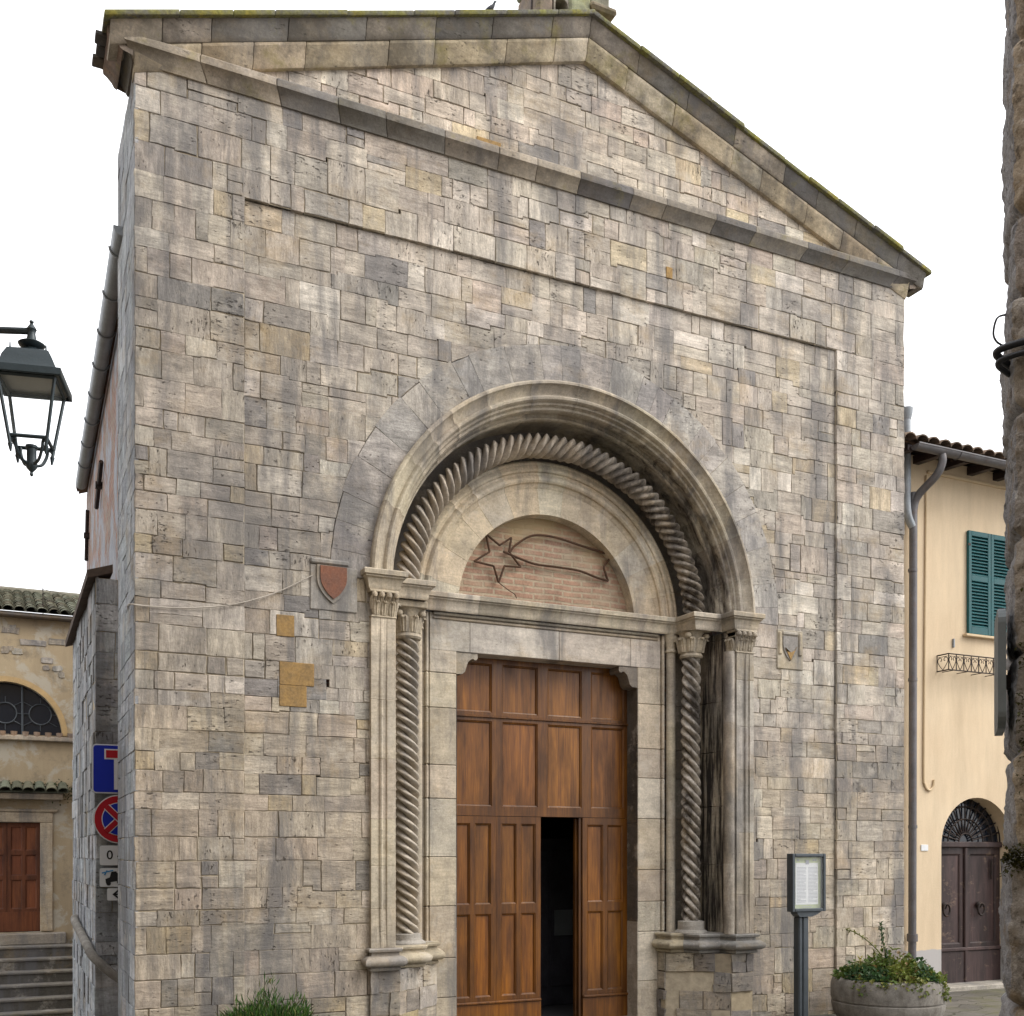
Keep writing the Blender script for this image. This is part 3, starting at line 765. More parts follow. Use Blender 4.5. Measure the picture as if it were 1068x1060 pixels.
# bell gable stump on the apex
mb = MB(); rb = random.Random(4)
for (x0, x1, z0, z1, y0, y1) in ((3.98, 4.16, 10.35, 10.98, .2, .7), (4.34, 4.6, 10.35, 10.9, .18, .72), (4.6, 4.82, 10.3, 10.78, .22, .7), (4.58, 4.9, 10.785, 10.86, .14, .76), (4.6, 4.84, 10.865, 11.6, .2, .7), (3.96, 4.2, 10.985, 11.6, .2, .7), (4.3, 4.62, 10.905, 11.6, .2, .7)):
    mb.box((x0, y0, z0), (x1, y1, z1), tone=tuple(a * rb.uniform(.7, 1.1) for a in (.36, .30, .20)), rnd=(rb.random(), rb.random(), .5), bev=.025)
arch = [(4.17 + .085 + .075 * math.cos(a), 10.72 + .075 * math.sin(a)) for a in [math.pi * k / 8 for k in range(9)]]
mb.prism([(4.165, 10.35), (4.165, 11.0)] + [(4.335, 11.0), (4.335, 10.35), (4.33, 10.35)] + arch + [(4.18, 10.35)], .2, .68, tone=(.30, .27, .22))
mb.box((4.16, .5, 10.35), (4.34, .6, 10.8), tone=(.05, .05, .08))
bg_ = mb.build('bell_gable', M['mould'], church)
mb = MB(); mb.tube(smoothpts([(3.97, .35, 10.35), (3.975, .34, 10.7), (4.0, .33, 11.4)]), .013, 6)
mb.build('lightning_rod', M['iron'], church)

# ------------------------------------------------------------------ PORTAL
rp = random.Random(31)
def arcp(r, a, y): return (CX + r * math.cos(a), y, CZ + r * math.sin(a))
# flush voussoir ring
mb = MB(); mb.stone = M['wall']
a = 0; N = []
while a < math.pi - 1e-4:
    w = rp.uniform(.075, .17)
    if math.pi - a - w < .06: w = math.pi - a
    ro = 2.6 + rp.uniform(-.006, .02)
    pl = []
    k = 3
    for j in range(k + 1):
        q = a + w * j / k; pl.append((q, 2.19))
    for j in range(k + 1):
        q = a + w * (k - j) / k; pl.append((q, ro))
    xy = [(CX + r * math.cos(q), CZ + r * math.sin(q)) for q, r in pl]
    if area(xy) < 0: xy = xy[::-1]
    t = tuple(x * 1.0 for x in pick([((.43, .395, .36), 5), ((.375, .35, .33), 3), ((.46, .42, .375), 3)], rp))
    block(mb, xy, f0, t, (rp.random(), rp.random(), rp.random()), rp, proud=.005 + rp.uniform(-.001, .001), joint=rp.choice((.0006, .0006, .002)), rag=.001, mortar=.002, chamf=.002)
    a += w
mb.build('voussoir_ring', None, church)
cream = [((.54, .465, .355), 4), ((.49, .42, .32), 3), ((.57, .51, .415), 2), ((.44, .38, .30), 2)]
def arch_sweep(name, prof, vlo, vhi, pal, mat, parent=church, a0=0., a1=math.pi, smooth=30, seed=1):
    rg = random.Random(seed); mb = MB(); a = a0
    P = [Vector(p) for p in prof]; nr = []
    for i in range(len(P)):
        t = (P[min(i + 1, len(P) - 1)] - P[max(i - 1, 0)]).normalized(); nr.append(Vector((t.y, -t.x)))
    while a < a1 - 1e-5:
        w = rg.uniform(vlo, vhi)
        if a1 - a - w < vlo * .6: w = a1 - a
        k = max(2, int(w / .035)); tone = pick(pal, rg); rn = (rg.random() * .6, rg.random(), rg.random()); rows = []
        qs = [a, a + .0035] + [a + w * j / k for j in range(1, k)] + [a + w - .0035, a + w]
        for i, q in enumerate(qs):
            d = -.003 if i in (0, len(qs) - 1) else 0
            rows.append([arcp(p.x + n.x * d, q, p.y + n.y * d) for p, n in zip(P, nr)])
        mb.grid(rows, False, tone, rn); a += w
    return mb.build(name, mat, parent, smooth=smooth)
def roll(c, r, a0, a1, n=6): return [(c[0] + r * math.cos(R(a0 + (a1 - a0) * i / n)), c[1] + r * math.sin(R(a0 + (a1 - a0) * i / n))) for i in range(n + 1)]
# profile goes from outside (large radius) inwards; y negative = towards the viewer
prof = [(2.225, .02), (2.225, -.075), (2.205, -.095), (2.185, -.095), (2.175, -.07), (2.165, -.06)] + roll((2.13, -.03), .035, 300, 180)[0:0] + \
       [(2.15, -.045), (2.115, -.02), (2.095, -.015), (2.085, -.035)] + [(2.07, -.045), (2.05, -.04), (2.035, -.02), (2.03, .005), (2.01, .01), (2.005, .03)] + \
       [(1.995, .05), (1.975, .055), (1.965, .075), (1.965, .12), (1.985, .14), (1.985, .19), (1.96, .20), (1.94, .19), (1.925, .205), (1.92, .24), (1.94, .26), (1.94, .62)]
arch_sweep('outer_archivolt', prof, .14, .26, cream, M['stained'], seed=5)
# rope roll of the arch
def rope_rows(center, L, pitch, n, r0, amp, steps, fn, ph=0.):
    rows = []; K = 56
    for i in range(steps + 1):
        s_ = L * i / steps; row = []
        for k in range(K):
            f = 2 * math.pi * k / K
            q = n / 2 * (f + 2 * math.pi * s_ / pitch) + ph
            r = r0 + amp * (abs(math.sin(q)) ** .85) * (.90 + .16 * mnoise.noise((s_ * 4.1, math.sin(f) * .7, math.cos(f) * .7 + ph)) + .07 * mnoise.noise((s_ * 19, math.sin(f) * 3, math.cos(f) * 3)))
            row.append(fn(s_, r * math.sin(f), -r * math.cos(f)))
        rows.append(row)
    return rows
RR = 1.715
mb = MB()
# f=0 faces the viewer, sin(f) towards the outside of the arch
rows = rope_rows(None, math.pi * RR, .40, 4, .044, .090, 700, lambda s_, a, b: arcp(RR - a, math.pi - s_ / RR, .37 + b))
rg_ = random.Random(8)
mb.grid(rows, True, tonef=lambda i, j: (.44, .38, .31))
mb.build('rope_arch', M['stained'], church, smooth=60)
prof = [(1.62, .66), (1.62, .56), (1.60, .545), (1.575, .55), (1.55, .535), (1.525, .53), (1.505, .54), (1.50, .56), (1.475, .562), (1.465, .55), (1.44, .535), (1.415, .535), (1.395, .55), (1.39, .575), (1.37, .585), (1.345, .595), (1.34, .60), (1.068, .60), (1.066, .606), (1.066, .80)]
arch_sweep('inner_archivolt', prof, .17, .3, [((.60, .50, .36), 4), ((.55, .465, .345), 3), ((.62, .55, .43), 2)], M['carved'], seed=9)
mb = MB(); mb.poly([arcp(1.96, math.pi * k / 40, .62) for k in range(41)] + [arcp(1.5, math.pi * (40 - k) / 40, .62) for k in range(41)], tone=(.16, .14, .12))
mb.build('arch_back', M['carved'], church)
# tympanum
mb = MB(); mb.poly([(CX - 1.12, .745, 4.40), (CX + 1.12, .745, 4.40)] + [arcp(1.12, math.pi * k / 40, .745) for k in range(41)])
tym = mb.build('tympanum', M['brick'], church)
# impost cornice over the whole portal
half = [(2.225, .0), (2.225, -.05), (1.965, -.05), (1.955, .17), (1.60, .17), (1.60, .53)]
path = [(CX - h, y) for h, y in half] + [(CX + h, y) for h, y in half[::-1]]
path = subdiv(path, .35)
tn = [pick(cream, rp) for _ in path]
mb = MB()
sweep(mb, path, [(0, 4.345), (.015, 4.345), (.028, 4.365), (.028, 4.38), (.032, 4.395), (.045, 4.435), (.055, 4.45), (.066, 4.455), (.066, 4.47), (.085, 4.475), (.088, 4.515), (.082, 4.525), (-.3, 4.53)], tonef=lambda i, j: tuple(x * (1.0 if j < 8 else .9) for x in tn[i]))
mb.build('impost_cornice', M['carved'], church, smooth=35)
# back wall of the splay, jambs, lintel
for sgn in (-1, 1):
    X = lambda h: CX + sgn * h
    mb = MB(); z = .0; rj = random.Random(40 + sgn)
    while z < 4.345:
        w = rj.uniform(.32, .62)
        if 4.345 - z - w < .25: w = 4.345 - z
        t = pick(cream, rj); rn = (rj.random() * .6, rj.random(), rj.random()); g = .0025
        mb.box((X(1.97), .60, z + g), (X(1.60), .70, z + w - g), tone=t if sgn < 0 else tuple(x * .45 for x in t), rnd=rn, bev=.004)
        # flat jamb with a moulded outer edge
        mb.box((X(1.395), .578 + rj.uniform(-.002, .002), z + g), (X(1.10), .85, z + w - g), tone=t, rnd=rn, bev=.006)
        mb.box((X(1.47), .60, z + g), (X(1.398), .70, z + w - g), tone=t, rnd=rn, bev=.004)
        mb.box((X(1.445), .555, z + g), (X(1.412), .62, z + w - g), tone=tuple(x * .95 for x in t), rnd=rn, bev=.01)
        z += w
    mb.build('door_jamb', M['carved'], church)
    mb = MB()
    rows = []
    for z in [.975 + i * .2 for i in range(17)]:
        zz = min(z, 4.16); rows.append([(X(1.535) + .055 * math.cos(k), .575 + .055 * math.sin(k), zz) for k in [2 * math.pi * q / 14 for q in range(14)]])
    tt = [pick(cream, rj) for _ in range(20)]
    mb.grid(rows, True, tonef=lambda i, j: tt[i // 4])
    mb.lathe([(.058, 4.14), (.07, 4.15), (.07, 4.165), (.056, 4.18), (.06, 4.22), (.075, 4.28), (.09, 4.32), (.09, 4.345)], (X(1.535), .575, 0), 14, tone=cream[0][0])
    mb.build('colonnette', M['carved'], church, smooth=40)
    # dark reveal of the door recess, cracked lower stones are lighter
    mb = MB()
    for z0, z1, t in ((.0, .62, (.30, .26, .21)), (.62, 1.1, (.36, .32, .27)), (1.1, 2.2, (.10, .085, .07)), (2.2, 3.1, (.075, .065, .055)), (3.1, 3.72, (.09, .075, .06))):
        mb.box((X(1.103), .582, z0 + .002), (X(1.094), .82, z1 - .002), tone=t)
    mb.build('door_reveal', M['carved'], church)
    # corbel at the lintel corner
    mb = MB()
    pts = [(1.10, 3.95), (.86, 3.95), (.855, 3.905), (.87, 3.885), (.885, 3.88), (.905, 3.895), (.93, 3.89), (.965, 3.86), (.985, 3.80), (1.0, 3.755), (1.03, 3.73), (1.10, 3.725)]
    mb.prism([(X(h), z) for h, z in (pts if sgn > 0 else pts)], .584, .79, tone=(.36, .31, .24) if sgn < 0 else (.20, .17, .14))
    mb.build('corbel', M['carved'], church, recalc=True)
mb = MB(); rj = random.Random(3)
for x0, x1 in ((-1.395, -.95), (-.948, .1), (.102, 1.0), (1.002, 1.395)):
    t = pick([((.54, .49, .42), 2), ((.50, .445, .375), 2)], rj)
    mb.box((CX + x0, .574, 3.955), (CX + x1, .85, 4.27), tone=t, rnd=(.2, rj.random(), .5), bev=.005)
mb.box((CX - 1.36, .56, 4.272), (CX + 1.36, .8, 4.30), tone=(.40, .33, .245), bev=.008)
mb.box((CX - 1.36, .575, 4.302), (CX + 1.36, .8, 4.312), tone=(.22, .18, .13))
mb.box((CX - 1.36, .548, 4.314), (CX + 1.36, .8, 4.344), tone=(.47, .42, .34), bev=.008)
mb.build('lintel', M['carved'], church)
# pilasters with leaf capitals; reveal behind
def leaf(mb, base, out, side, h, w, curl, tone):
    """acanthus-like leaf: base point, outward & sideways vectors"""
    base, out, side = Vector(base), Vector(out), Vector(side); rows = []
    for i in range(8):
        t = i / 7; o = .012 + .012 * math.sin(t * 3) + curl * t ** 3; zz = h * (t if t < .82 else .82 + (t - .82) * -.9)
        ww = w * (.75 + .35 * math.sin(t * math.pi)) * (1 - .55 * max(0, t - .7) / .3)
        rows.append([base + side * (ww * .5 * k) + out * (o - .014 * k * k + .006 * math.cos(k * 9)) + Vector((0, 0, zz)) for k in (-1, -.6, -.25, 0, .25, .6, 1)])
    mb.grid(rows, False, tone)
for sgn in (-1, 1):
    X = lambda h: CX + sgn * h
    plan = [(2.22, .03), (2.22, -.048), (2.165, -.05), (2.16, -.035), (2.135, -.033), (2.13, -.05), (2.118, -.055), (2.106, -.05), (2.10, -.033), (2.068, -.033), (2.063, -.05), (2.04, -.053), (1.985, -.053), (1.98, -.045)]
    mb = MB(); z = .975; rj = random.Random(50 + sgn)
    while z < 4.09:
        w = rj.uniform(.35, .7)
        if 4.09 - z - w < .3: w = 4.09 - z
        t = pick([((.55, .475, .365), 3), ((.50, .435, .34), 3), ((.53, .485, .415), 2)], rj); rn = (rj.random() * .6, rj.random(), .5)
        rows = []
        for zz, d in ((z, .004), (z + .005, 0), (z + w - .005, 0), (z + w, .004)):
            flat = zz > 4.0 or (zz < 1.1)
            rows.append([(X(h + (d if k > 6 else -d)), (-.05 if (flat and 1 < k < 12) else y) + d, zz) for k, (h, y) in enumerate(plan)])
        mb.grid(rows, False, t, rn); z += w
    pil = mb.build('pilaster', M['stained'], church, smooth=30)
    mb = MB(); z = .975
    while z < 4.345:
        w = min(rj.uniform(.4, .8), 4.345 - z)
        t = pick(cream, rj); rn = (.3, rj.random(), .5)
        mb.mat(M['stained']); mb.box((X(1.975), -.04, z + .002), (X(1.99), .14, z + w - .002), tone=t, rnd=rn, bev=.004); mb.mat(M['crust'] if sgn > 0 else M['carved'])
        mb.box((X(1.962), .142, z + .002), (X(1.99), .2, z + w - .002), tone=t, rnd=rn, bev=.005)
        mb.box((X(1.978), .202, z + .002), (X(1.99), .34, z + w - .002), tone=t, rnd=rn)
        mb.box((X(1.955), .342, z + .002), (X(1.99), .6, z + w - .002), tone=t, rnd=rn, bev=.005)
        z += w
    if sgn > 0:
        mb.mat(M['stained']); rows = [[(X(1.935) + .058 * math.cos(k), .02 + .07 * math.sin(k), z_) for k in [2 * math.pi * q / 16 for q in range(16)]] for z_ in [.975 + i * .1953 for i in range(17)]]
        tt = [pick(cream, rj) for _ in range(5)]; mb.grid(rows, True, tonef=lambda i, j: tt[i // 4])
    mb.build('splay_reveal', None, church, smooth=40)
    mb = MB(); t = (.46, .39, .29)
    mb.box((X(2.225), -.06, 4.085), (X(1.97), .1, 4.105), tone=t, bev=.006)
    mb.box((X(2.2), -.045, 4.105), (X(1.975), .1, 4.345), tone=t)
    mb.box((X(2.245), -.085, 4.318), (X(1.955), .1, 4.344), tone=t, bev=.006)
    for k in range(3): leaf(mb, (X(2.17 - .075 * k), -.047, 4.105), (0, -1, 0), (1, 0, 0), .17, .085, .05, t)
    for k in range(4): leaf(mb, (X(2.205 - .071 * k), -.05, 4.16), (0, -1, 0), (1, 0, 0), .16, .06, .07, (.42, .35, .26))
    for k in range(2): leaf(mb, (X(1.975), .0 + .07 * k, 4.105), (-sgn, 0, 0), (0, 1, 0), .18, .08, .05, t)
    for k in range(4):
        mb.lathe([(.004, -.03), (.024, -.02), (.03, 0), (.024, .02), (.004, .03)], (X(2.2 - .072 * k), -.09, 4.292), 10, tone=(.43, .36, .27))
    mb.build('leaf_capital', M['carved'], pil, smooth=45)
    # twisted column
    cxx = X(1.715 if sgn < 0 else 1.675); cy = .375; ck = 1.0 if sgn < 0 else .9
    mb = MB(); zb, zt = (1.04, 3.985) if sgn < 0 else (1.075, 4.06)
    rows = rope_rows(None, zt - zb, .36 if sgn < 0 else .46, 4, .042, .088, 460, lambda s_, a, b: (cxx + a * ck, cy + b * ck, zb + s_))
    mb.grid(rows, True, tonef=lambda i, j: (.50, .44, .36) if sgn < 0 else (.50, .445, .38))
    colu = mb.build('twisted_column', M['stained'], church, smooth=60)
    mb = MB()
    mb.lathe([(r_ * ck, z_) for r_, z_ in ((.10, .0), (.135, .0), (.148, .02), (.138, .04), (.128, .05), (.13, .07), (.135, .08), (.13, .20), (.15, .27), (.18, .3), (.10, .3))], (cxx, cy, zt), 28, tone=t)
    for k in range(8):
        q = 2 * math.pi * k / 8 + .2; o = Vector((math.cos(q), math.sin(q), 0)); sd = Vector((-math.sin(q), math.cos(q), 0))
        leaf(mb, Vector((cxx, cy, zt + .06)) + o * .125, o, sd, .2, .10, .06, t)
    for k in range(4):
        q = 2 * math.pi * (k + .5) / 4; mb.lathe([(.004, -.035), (.03, -.02), (.037, 0), (.03, .02), (.004, .03)], (cxx + .17 * math.cos(q), cy + .17 * math.sin(q), zt + .24), 10, tone=t)
    mb.box((cxx - .155, cy - .18, zt + .29), (cxx + .155, cy + .18, 4.344), tone=t, bev=.008)
    mb.build('column_capital', M['carved'], colu, smooth=40)
    mb = MB(); mb.lathe([(.10, .97), (.19, .97), (.19, .985), (.175, 1.0), (.15, 1.015), (.148, zb), (.148, zb + .03), (.10, zb + .04)], (cxx, cy, 0), 28, tone=(.40, .37, .33))
    mb.build('column_base', M['carved'], colu, smooth=40)
    # moulded base ledge and rubble plinth
    hp = [(2.20, .0), (2.20, -.05), (1.97, -.05), (1.90, .13), (1.64, .16), (1.56, .34), (1.42, .38), (1.365, .575)]
    pth = [(X(h), y) for h, y in hp]
    if sgn > 0: pth = pth[::-1]
    pth = subdiv(pth, .2)
    tb = [pick([((.34, .31, .275), 3), ((.28, .265, .25), 2), ((.42, .36, .26), 1)], rj) for _ in pth]
    mb = MB()
    sweep(mb, pth, [(-.12, .755), (.0, .757), (.035, .765), (.045, .785), (.03, .80), (.07, .805), (.10, .825), (.108, .85), (.10, .875), (.065, .90), (.03, .905), (.025, .935), (.055, .945), (.06, .965), (.05, .976), (-.02, .978)], tonef=lambda i, j: tb[i // 2])
    mb.poly([(x, y, .9765) for x, y in pth] + [(X(1.98 if sgn < 0 else 1.36), .62, .9765), (X(2.2 if sgn < 0 else 1.98), .62, .9765)] if sgn < 0 else [(x, y, .9765) for x, y in pth] + [(X(2.2), .62, .9765)], tone=(.36, .33, .29))
    mb.build('base_moulding', M['carved'], church, smooth=40)
    mb = MB(); mb.stone = M['wall']; segs = [((2.22, -.035), (1.93, -.03)), ((1.93, -.03), (1.37, .44)), ((1.37, .44), (1.365, .59))]
    for (a_, b_) in segs:
        A = Vector((X(a_[0]), a_[1])); B = Vector((X(b_[0]), b_[1]))
        if sgn > 0: A, B = B, A
        L = (B - A).length; d = (B - A) / L; nn = Vector((d.y, -d.x))
        ashlar(mb, 0, L, [-.1, .13, .335, .55, .757], lambda u, v, o: (A.x + d.x * u + nn.x * o, A.y + d.y * u + nn.y * o, v), rj, wlo=.16, whi=.42, proudf=.008 if sgn < 0 else .02, rag=.006, tonef=lambda u, v: pick([((.42, .36, .28), 3), ((.36, .325, .28), 3), ((.24, .21, .18), 2 if sgn > 0 else 1), ((.44, .35, .21), 1)], rj))
    mb.build('plinth', None, church)

# ------------------------------------------------------------------ doors
def panel(mb, x0, x1, z0, z1, y, fr=.0, rec=.022, rg=rp):
    """recessed bevelled panel filling x0..x1, z0..z1; frame surface at y"""
    t = rg.uniform(.9, 1.12); tone = (t, t * rg.uniform(.96, 1.04), t); rn = (rg.random(), rg.random(), rg.random())
    ring = [(0, 0), (.006, .006), (.016, .010), (.022, rec)]
    P = [[(x0 + d, y + h, z0 + d), (x1 - d, y + h, z0 + d), (x1 - d, y + h, z1 - d), (x0 + d, y + h, z1 - d)] for d, h in ring]
    for a_, b_ in zip(P[:-1], P[1:]):
        for i in range(4):
            j = (i + 1) % 4; mb.poly([a_[i], a_[j], b_[j], b_[i]], tuple(k * .7 for k in tone), rn)
    mb.poly(P[-1], tone, rn)
def framed(mb, X, Z, y, th=.05, rg=rp):
    """frame with openings: X, Z lists of (start, end) of panels inside outer X[0]..X[-1]"""
    xs, ys_ = X, Z
    ox0, ox1 = xs[0], xs[-1]; oz0, oz1 = ys_[0], ys_[-1]
    px = [(xs[i], xs[i + 1]) for i in range(1, len(xs) - 1, 2)]; pz = [(ys_[i], ys_[i + 1]) for i in range(1, len(ys_) - 1, 2)]
    for a_, b_ in px:
        for c_, d_ in pz: panel(mb, a_, b_, c_, d_, y, rg=rg)
    st = [(ox0, px[0][0])] + [(px[i][1], px[i + 1][0]) for i in range(len(px) - 1)] + [(px[-1][1], ox1)]
    rl_ = [(oz0, pz[0][0])] + [(pz[i][1], pz[i + 1][0]) for i in range(len(pz) - 1)] + [(pz[-1][1], oz1)]
    for a_, b_ in st:
        t = rg.uniform(.6, .8); mb.poly([(a_, y, oz0), (b_, y, oz0), (b_, y, oz1), (a_, y, oz1)], (t, t, t), (rg.random(), .5, .5))
    for c_, d_ in rl_:
        for a_, b_ in px:
            t = rg.uniform(.6, .8); mb.poly([(a_, y, c_), (b_, y, c_), (b_, y, d_), (a_, y, d_)], (t, t, t), (rg.random(), .5, .5))
    mb.poly([(ox0, y + th, oz0), (ox1, y + th, oz0), (ox1, y + th, oz1), (ox0, y + th, oz1)], (.6,) * 3)
    for q in ([(ox0, y, oz0), (ox0, y + th, oz0), (ox0, y + th, oz1), (ox0, y, oz1)], [(ox1, y, oz0), (ox1, y + th, oz0), (ox1, y + th, oz1), (ox1, y, oz1)], [(ox0, y, oz0), (ox1, y, oz0), (ox1, y + th, oz0), (ox0, y + th, oz0)], [(ox0, y, oz1), (ox1, y, oz1), (ox1, y + th, oz1), (ox0, y + th, oz1)]):
        mb.poly(q, (.6,) * 3)
DY = .80; L0, L1 = CX - 1.1, CX + 1.1; rd = random.Random(66)
mb = MB()
qw = 2.2 / 4
xs_ = [L0]
for k in range(4): xs_ += [L0 + qw * k + (.075 if k else .07), L0 + qw * (k + 1) - .045]
xs_.append(L1)
framed(mb, xs_, [2.27, 2.37, 3.285, 3.375, 3.90, 4.0], DY, rg=rd)
mb.box((L0, DY - .02, 3.318), (L1, DY - .0005, 3.342), tone=(.6,) * 3, bev=.006)
mb.build('door_overpanel', M['doorwood'], church)
def leafxs(a_, b_, n, m_=.06):
    w = (b_ - a_) / n; o = [a_]
    for k in range(n): o += [a_ + w * k + (m_ if k == 0 else m_ * .45), a_ + w * (k + 1) - (m_ if k == n - 1 else m_ * .45)]
    return o + [b_]
mb = MB()
zz = [.02, .33, 1.22, 1.32, 2.19, 2.265]
framed(mb, leafxs(L0, L0 + .555, 2), zz, DY, rg=rd); framed(mb, leafxs(L0 + .557, CX - .01, 2), zz, DY, rg=rd)
mb.box((L0, DY - .03, .255), (CX - .01, DY - .0005, .285), tone=(.75,) * 3, bev=.01)
mb.box((L0, DY - .008, .02), (CX - .01, DY - .0005, .25), tone=(1, 1, 1))
mb.build('door_leaf', M['doorwood'], church)
mb = MB()
framed(mb, leafxs(CX + .515, L1, 2), zz, DY, rg=rd)
mb.box((CX + .515, DY - .03, .255), (L1, DY - .0005, .285), tone=(.75,) * 3, bev=.01)
mb.box((CX + .515, DY - .008, .02), (L1, DY - .0005, .25), tone=(1, 1, 1))
mb.build('door_leaf', M['doorwood'], church)
mb = MB()   # wicket folded inwards: only its edge and inner face show
mb.box((CX + .452, DY + .06, .02), (CX + .50, DY + .11, 2.26), tone=(.6,) * 3, bev=.005); mb.box((CX + .505, DY + .075, .02), (CX + 1.02, DY + .12, 2.26), tone=(.6,) * 3)
mb.box((CX + .478, DY + .02, .02), (CX + .512, DY + .058, 2.262), tone=(.55,) * 3)
mb.build('wicket_leaf', M['doorwood'], church)
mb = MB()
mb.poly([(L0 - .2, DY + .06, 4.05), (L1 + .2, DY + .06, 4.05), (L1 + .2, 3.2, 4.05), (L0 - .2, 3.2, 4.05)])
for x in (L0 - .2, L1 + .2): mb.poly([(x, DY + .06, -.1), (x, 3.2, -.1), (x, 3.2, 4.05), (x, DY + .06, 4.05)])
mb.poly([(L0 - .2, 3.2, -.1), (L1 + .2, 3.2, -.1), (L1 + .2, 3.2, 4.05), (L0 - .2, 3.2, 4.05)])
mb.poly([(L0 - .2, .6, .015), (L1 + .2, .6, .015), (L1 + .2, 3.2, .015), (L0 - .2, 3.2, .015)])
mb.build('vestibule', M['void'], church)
mb = MB()
mb.box((CX - .1, 1.9, .02), (CX + 1.25, 1.95, 2.05), bev=.005); mb.box((CX + .0, 1.88, .2), (CX + .05, 1.899, 2.0))
for a_ in (.2, .68): mb.box((CX + a_, 1.885, .25), (CX + a_ + .44, 1.9, 1.9), bev=.01)
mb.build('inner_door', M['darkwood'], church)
mb = MB()
mb.box((CX + .72, 1.865, .87), (CX + .97, 1.872, 1.18), tone=W1)
o = mb.build('paper_notice', M['signgrey']); tag(o, 'small paper notice taped inside the dark open church doorway', 'notice')
mb = MB(); mb.box((L0 - .02, .4, .0), (L1 + .02, .86, .018), tone=(.3, .28, .24), bev=.006); mb.build('threshold', M['carved'], church)

# ------------------------------------------------------------------ coats of arms, ochre patches
def shield(cx, cz, w, h):
    pts = []
    for k in range(9):
        t = k / 8; pts.append((w / 2 * (1 if t < .35 else math.cos((t - .35) / .65 * math.pi / 2) ** .8), -h * t))
    return [(cx - w / 2, cz)] + [(cx - x, cz + z) for x, z in pts[1:-1]] + [(cx, cz - h)] + [(cx + x, cz + z) for x, z in pts[1:-1][::-1]] + [(cx + w / 2, cz)]
mb = MB()
mb.box((1.53, -.012, 4.11), (1.98, .05, 4.53), tone=(.37, .345, .31), rnd=(.8, .4, .5), bev=.01)
mb.box((1.53, -.03, 4.535), (1.9, .05, 4.585), tone=(.34, .32, .29), bev=.012)
mb.prism(shield(1.742, 4.525, .30, .345), -.028, -.01, tone=(.40, .36, .31))
arms = mb.build('coat_of_arms', M['carved'], church)
mb = MB(); mb.prism(shield(1.746, 4.518, .25, .30), -.04, -.02); mb.build('shield', M['shieldred'], arms)
mb = MB()
mb.box((6.9, -.012, 3.96), (7.275, .05, 4.41), tone=(.40, .35, .27), rnd=(.8, .4, .5), bev=.01)
for x in (6.915, 7.2): mb.box((x, -.03, 4.12), (x + .05, .0, 4.38), tone=(.44, .37, .26), bev=.012)
mb.box((6.97, -.03, 4.345), (7.195, .0, 4.39), tone=(.40, .36, .30), bev=.012)
arms = mb.build('coat_of_arms', M['carved'], church)
mb = MB(); mb.prism(shield(7.08, 4.335, .205, .28), -.026, -.01); mb.build('shield', M['shieldgrey'], arms)
mb = MB(); mb.prism([(7.0, 4.2), (7.08, 4.06), (7.165, 4.22), (7.14, 4.18), (7.08, 4.15), (7.02, 4.16)], -.034, -.02); mb.build('shield_point', M['orange'], arms, recalc=True)
for x0, x1, z0, z1 in ((1.222, 1.385, 3.84, 4.035), (1.25, 1.57, 3.40, 3.61), (1.248, 1.50, 3.205, 3.398), (5.39, 5.47, 8.02, 8.14), (3.2, 3.46, 8.85, 8.93)):
    mb = MB(); mb.box((x0, -.009 if z0 < 7 else -.045 if z0 < 8.5 else -.012, z0), (x1, .05, z1), bev=.004)
    mb.build('terracotta_infill', M['orange'], church)

# ------------------------------------------------------------------ comet star hung in the tympanum
mb = MB(); yS = .70
def S(px, py):  # layout in metres, from a tidy sketch of the ornament
    return (CX + px, yS, 4.45 + py)
pts = [S(*p) for p in [(-0.711, 0.803), (-0.551, 0.703), (-0.413, 0.801), (-0.44, 0.646), (-0.301, 0.5), (-0.495, 0.488), (-0.562, 0.304), (-0.621, 0.474), (-0.846, 0.498), (-0.668, 0.619)]]
for i in range(10): mb.tube([pts[i], pts[(i + 1) % 10]], .012, 6)
def tail(P, r_=.013): mb.tube(smoothpts([S(*p) for p in P], 6), r_, 6)
tail([(-0.429, 0.647), (-0.35, 0.738), (-0.147, 0.859), (0.13, 0.869), (0.459, 0.816), (0.846, 0.758)])
tail([(-0.507, 0.642), (-0.328, 0.593), (-0.124, 0.551), (0.13, 0.549), (0.412, 0.54), (0.627, 0.491), (0.785, 0.466)])
tail([(0.846, 0.758), (0.736, 0.629), (0.753, 0.547), (0.785, 0.466)])
tail([(-0.562, 0.304), (-0.44, 0.232), (-0.373, 0.199), (-0.35, 0.157)], .005)
o = mb.build('comet_ornament', M['rust'], None, smooth=40); tag(o, 'rusty metal comet star outline hung on brick tympanum over the church door', 'ornament')
mb = MB(); mb.tube(smoothpts([(-.02, .3, 4.02), (-.045, -.05, 3.99), (.1, -.05, 3.99), (.4, -.05, 4.0), (.81, -.055, 4.07), (1.2, -.02, 4.22), (1.55, -.02, 4.42)], 8), .006, 6)
o = mb.build('wire', M['wire'], None, smooth=60); tag(o, 'thin pale wire sagging across the left corner of church front', 'wire')

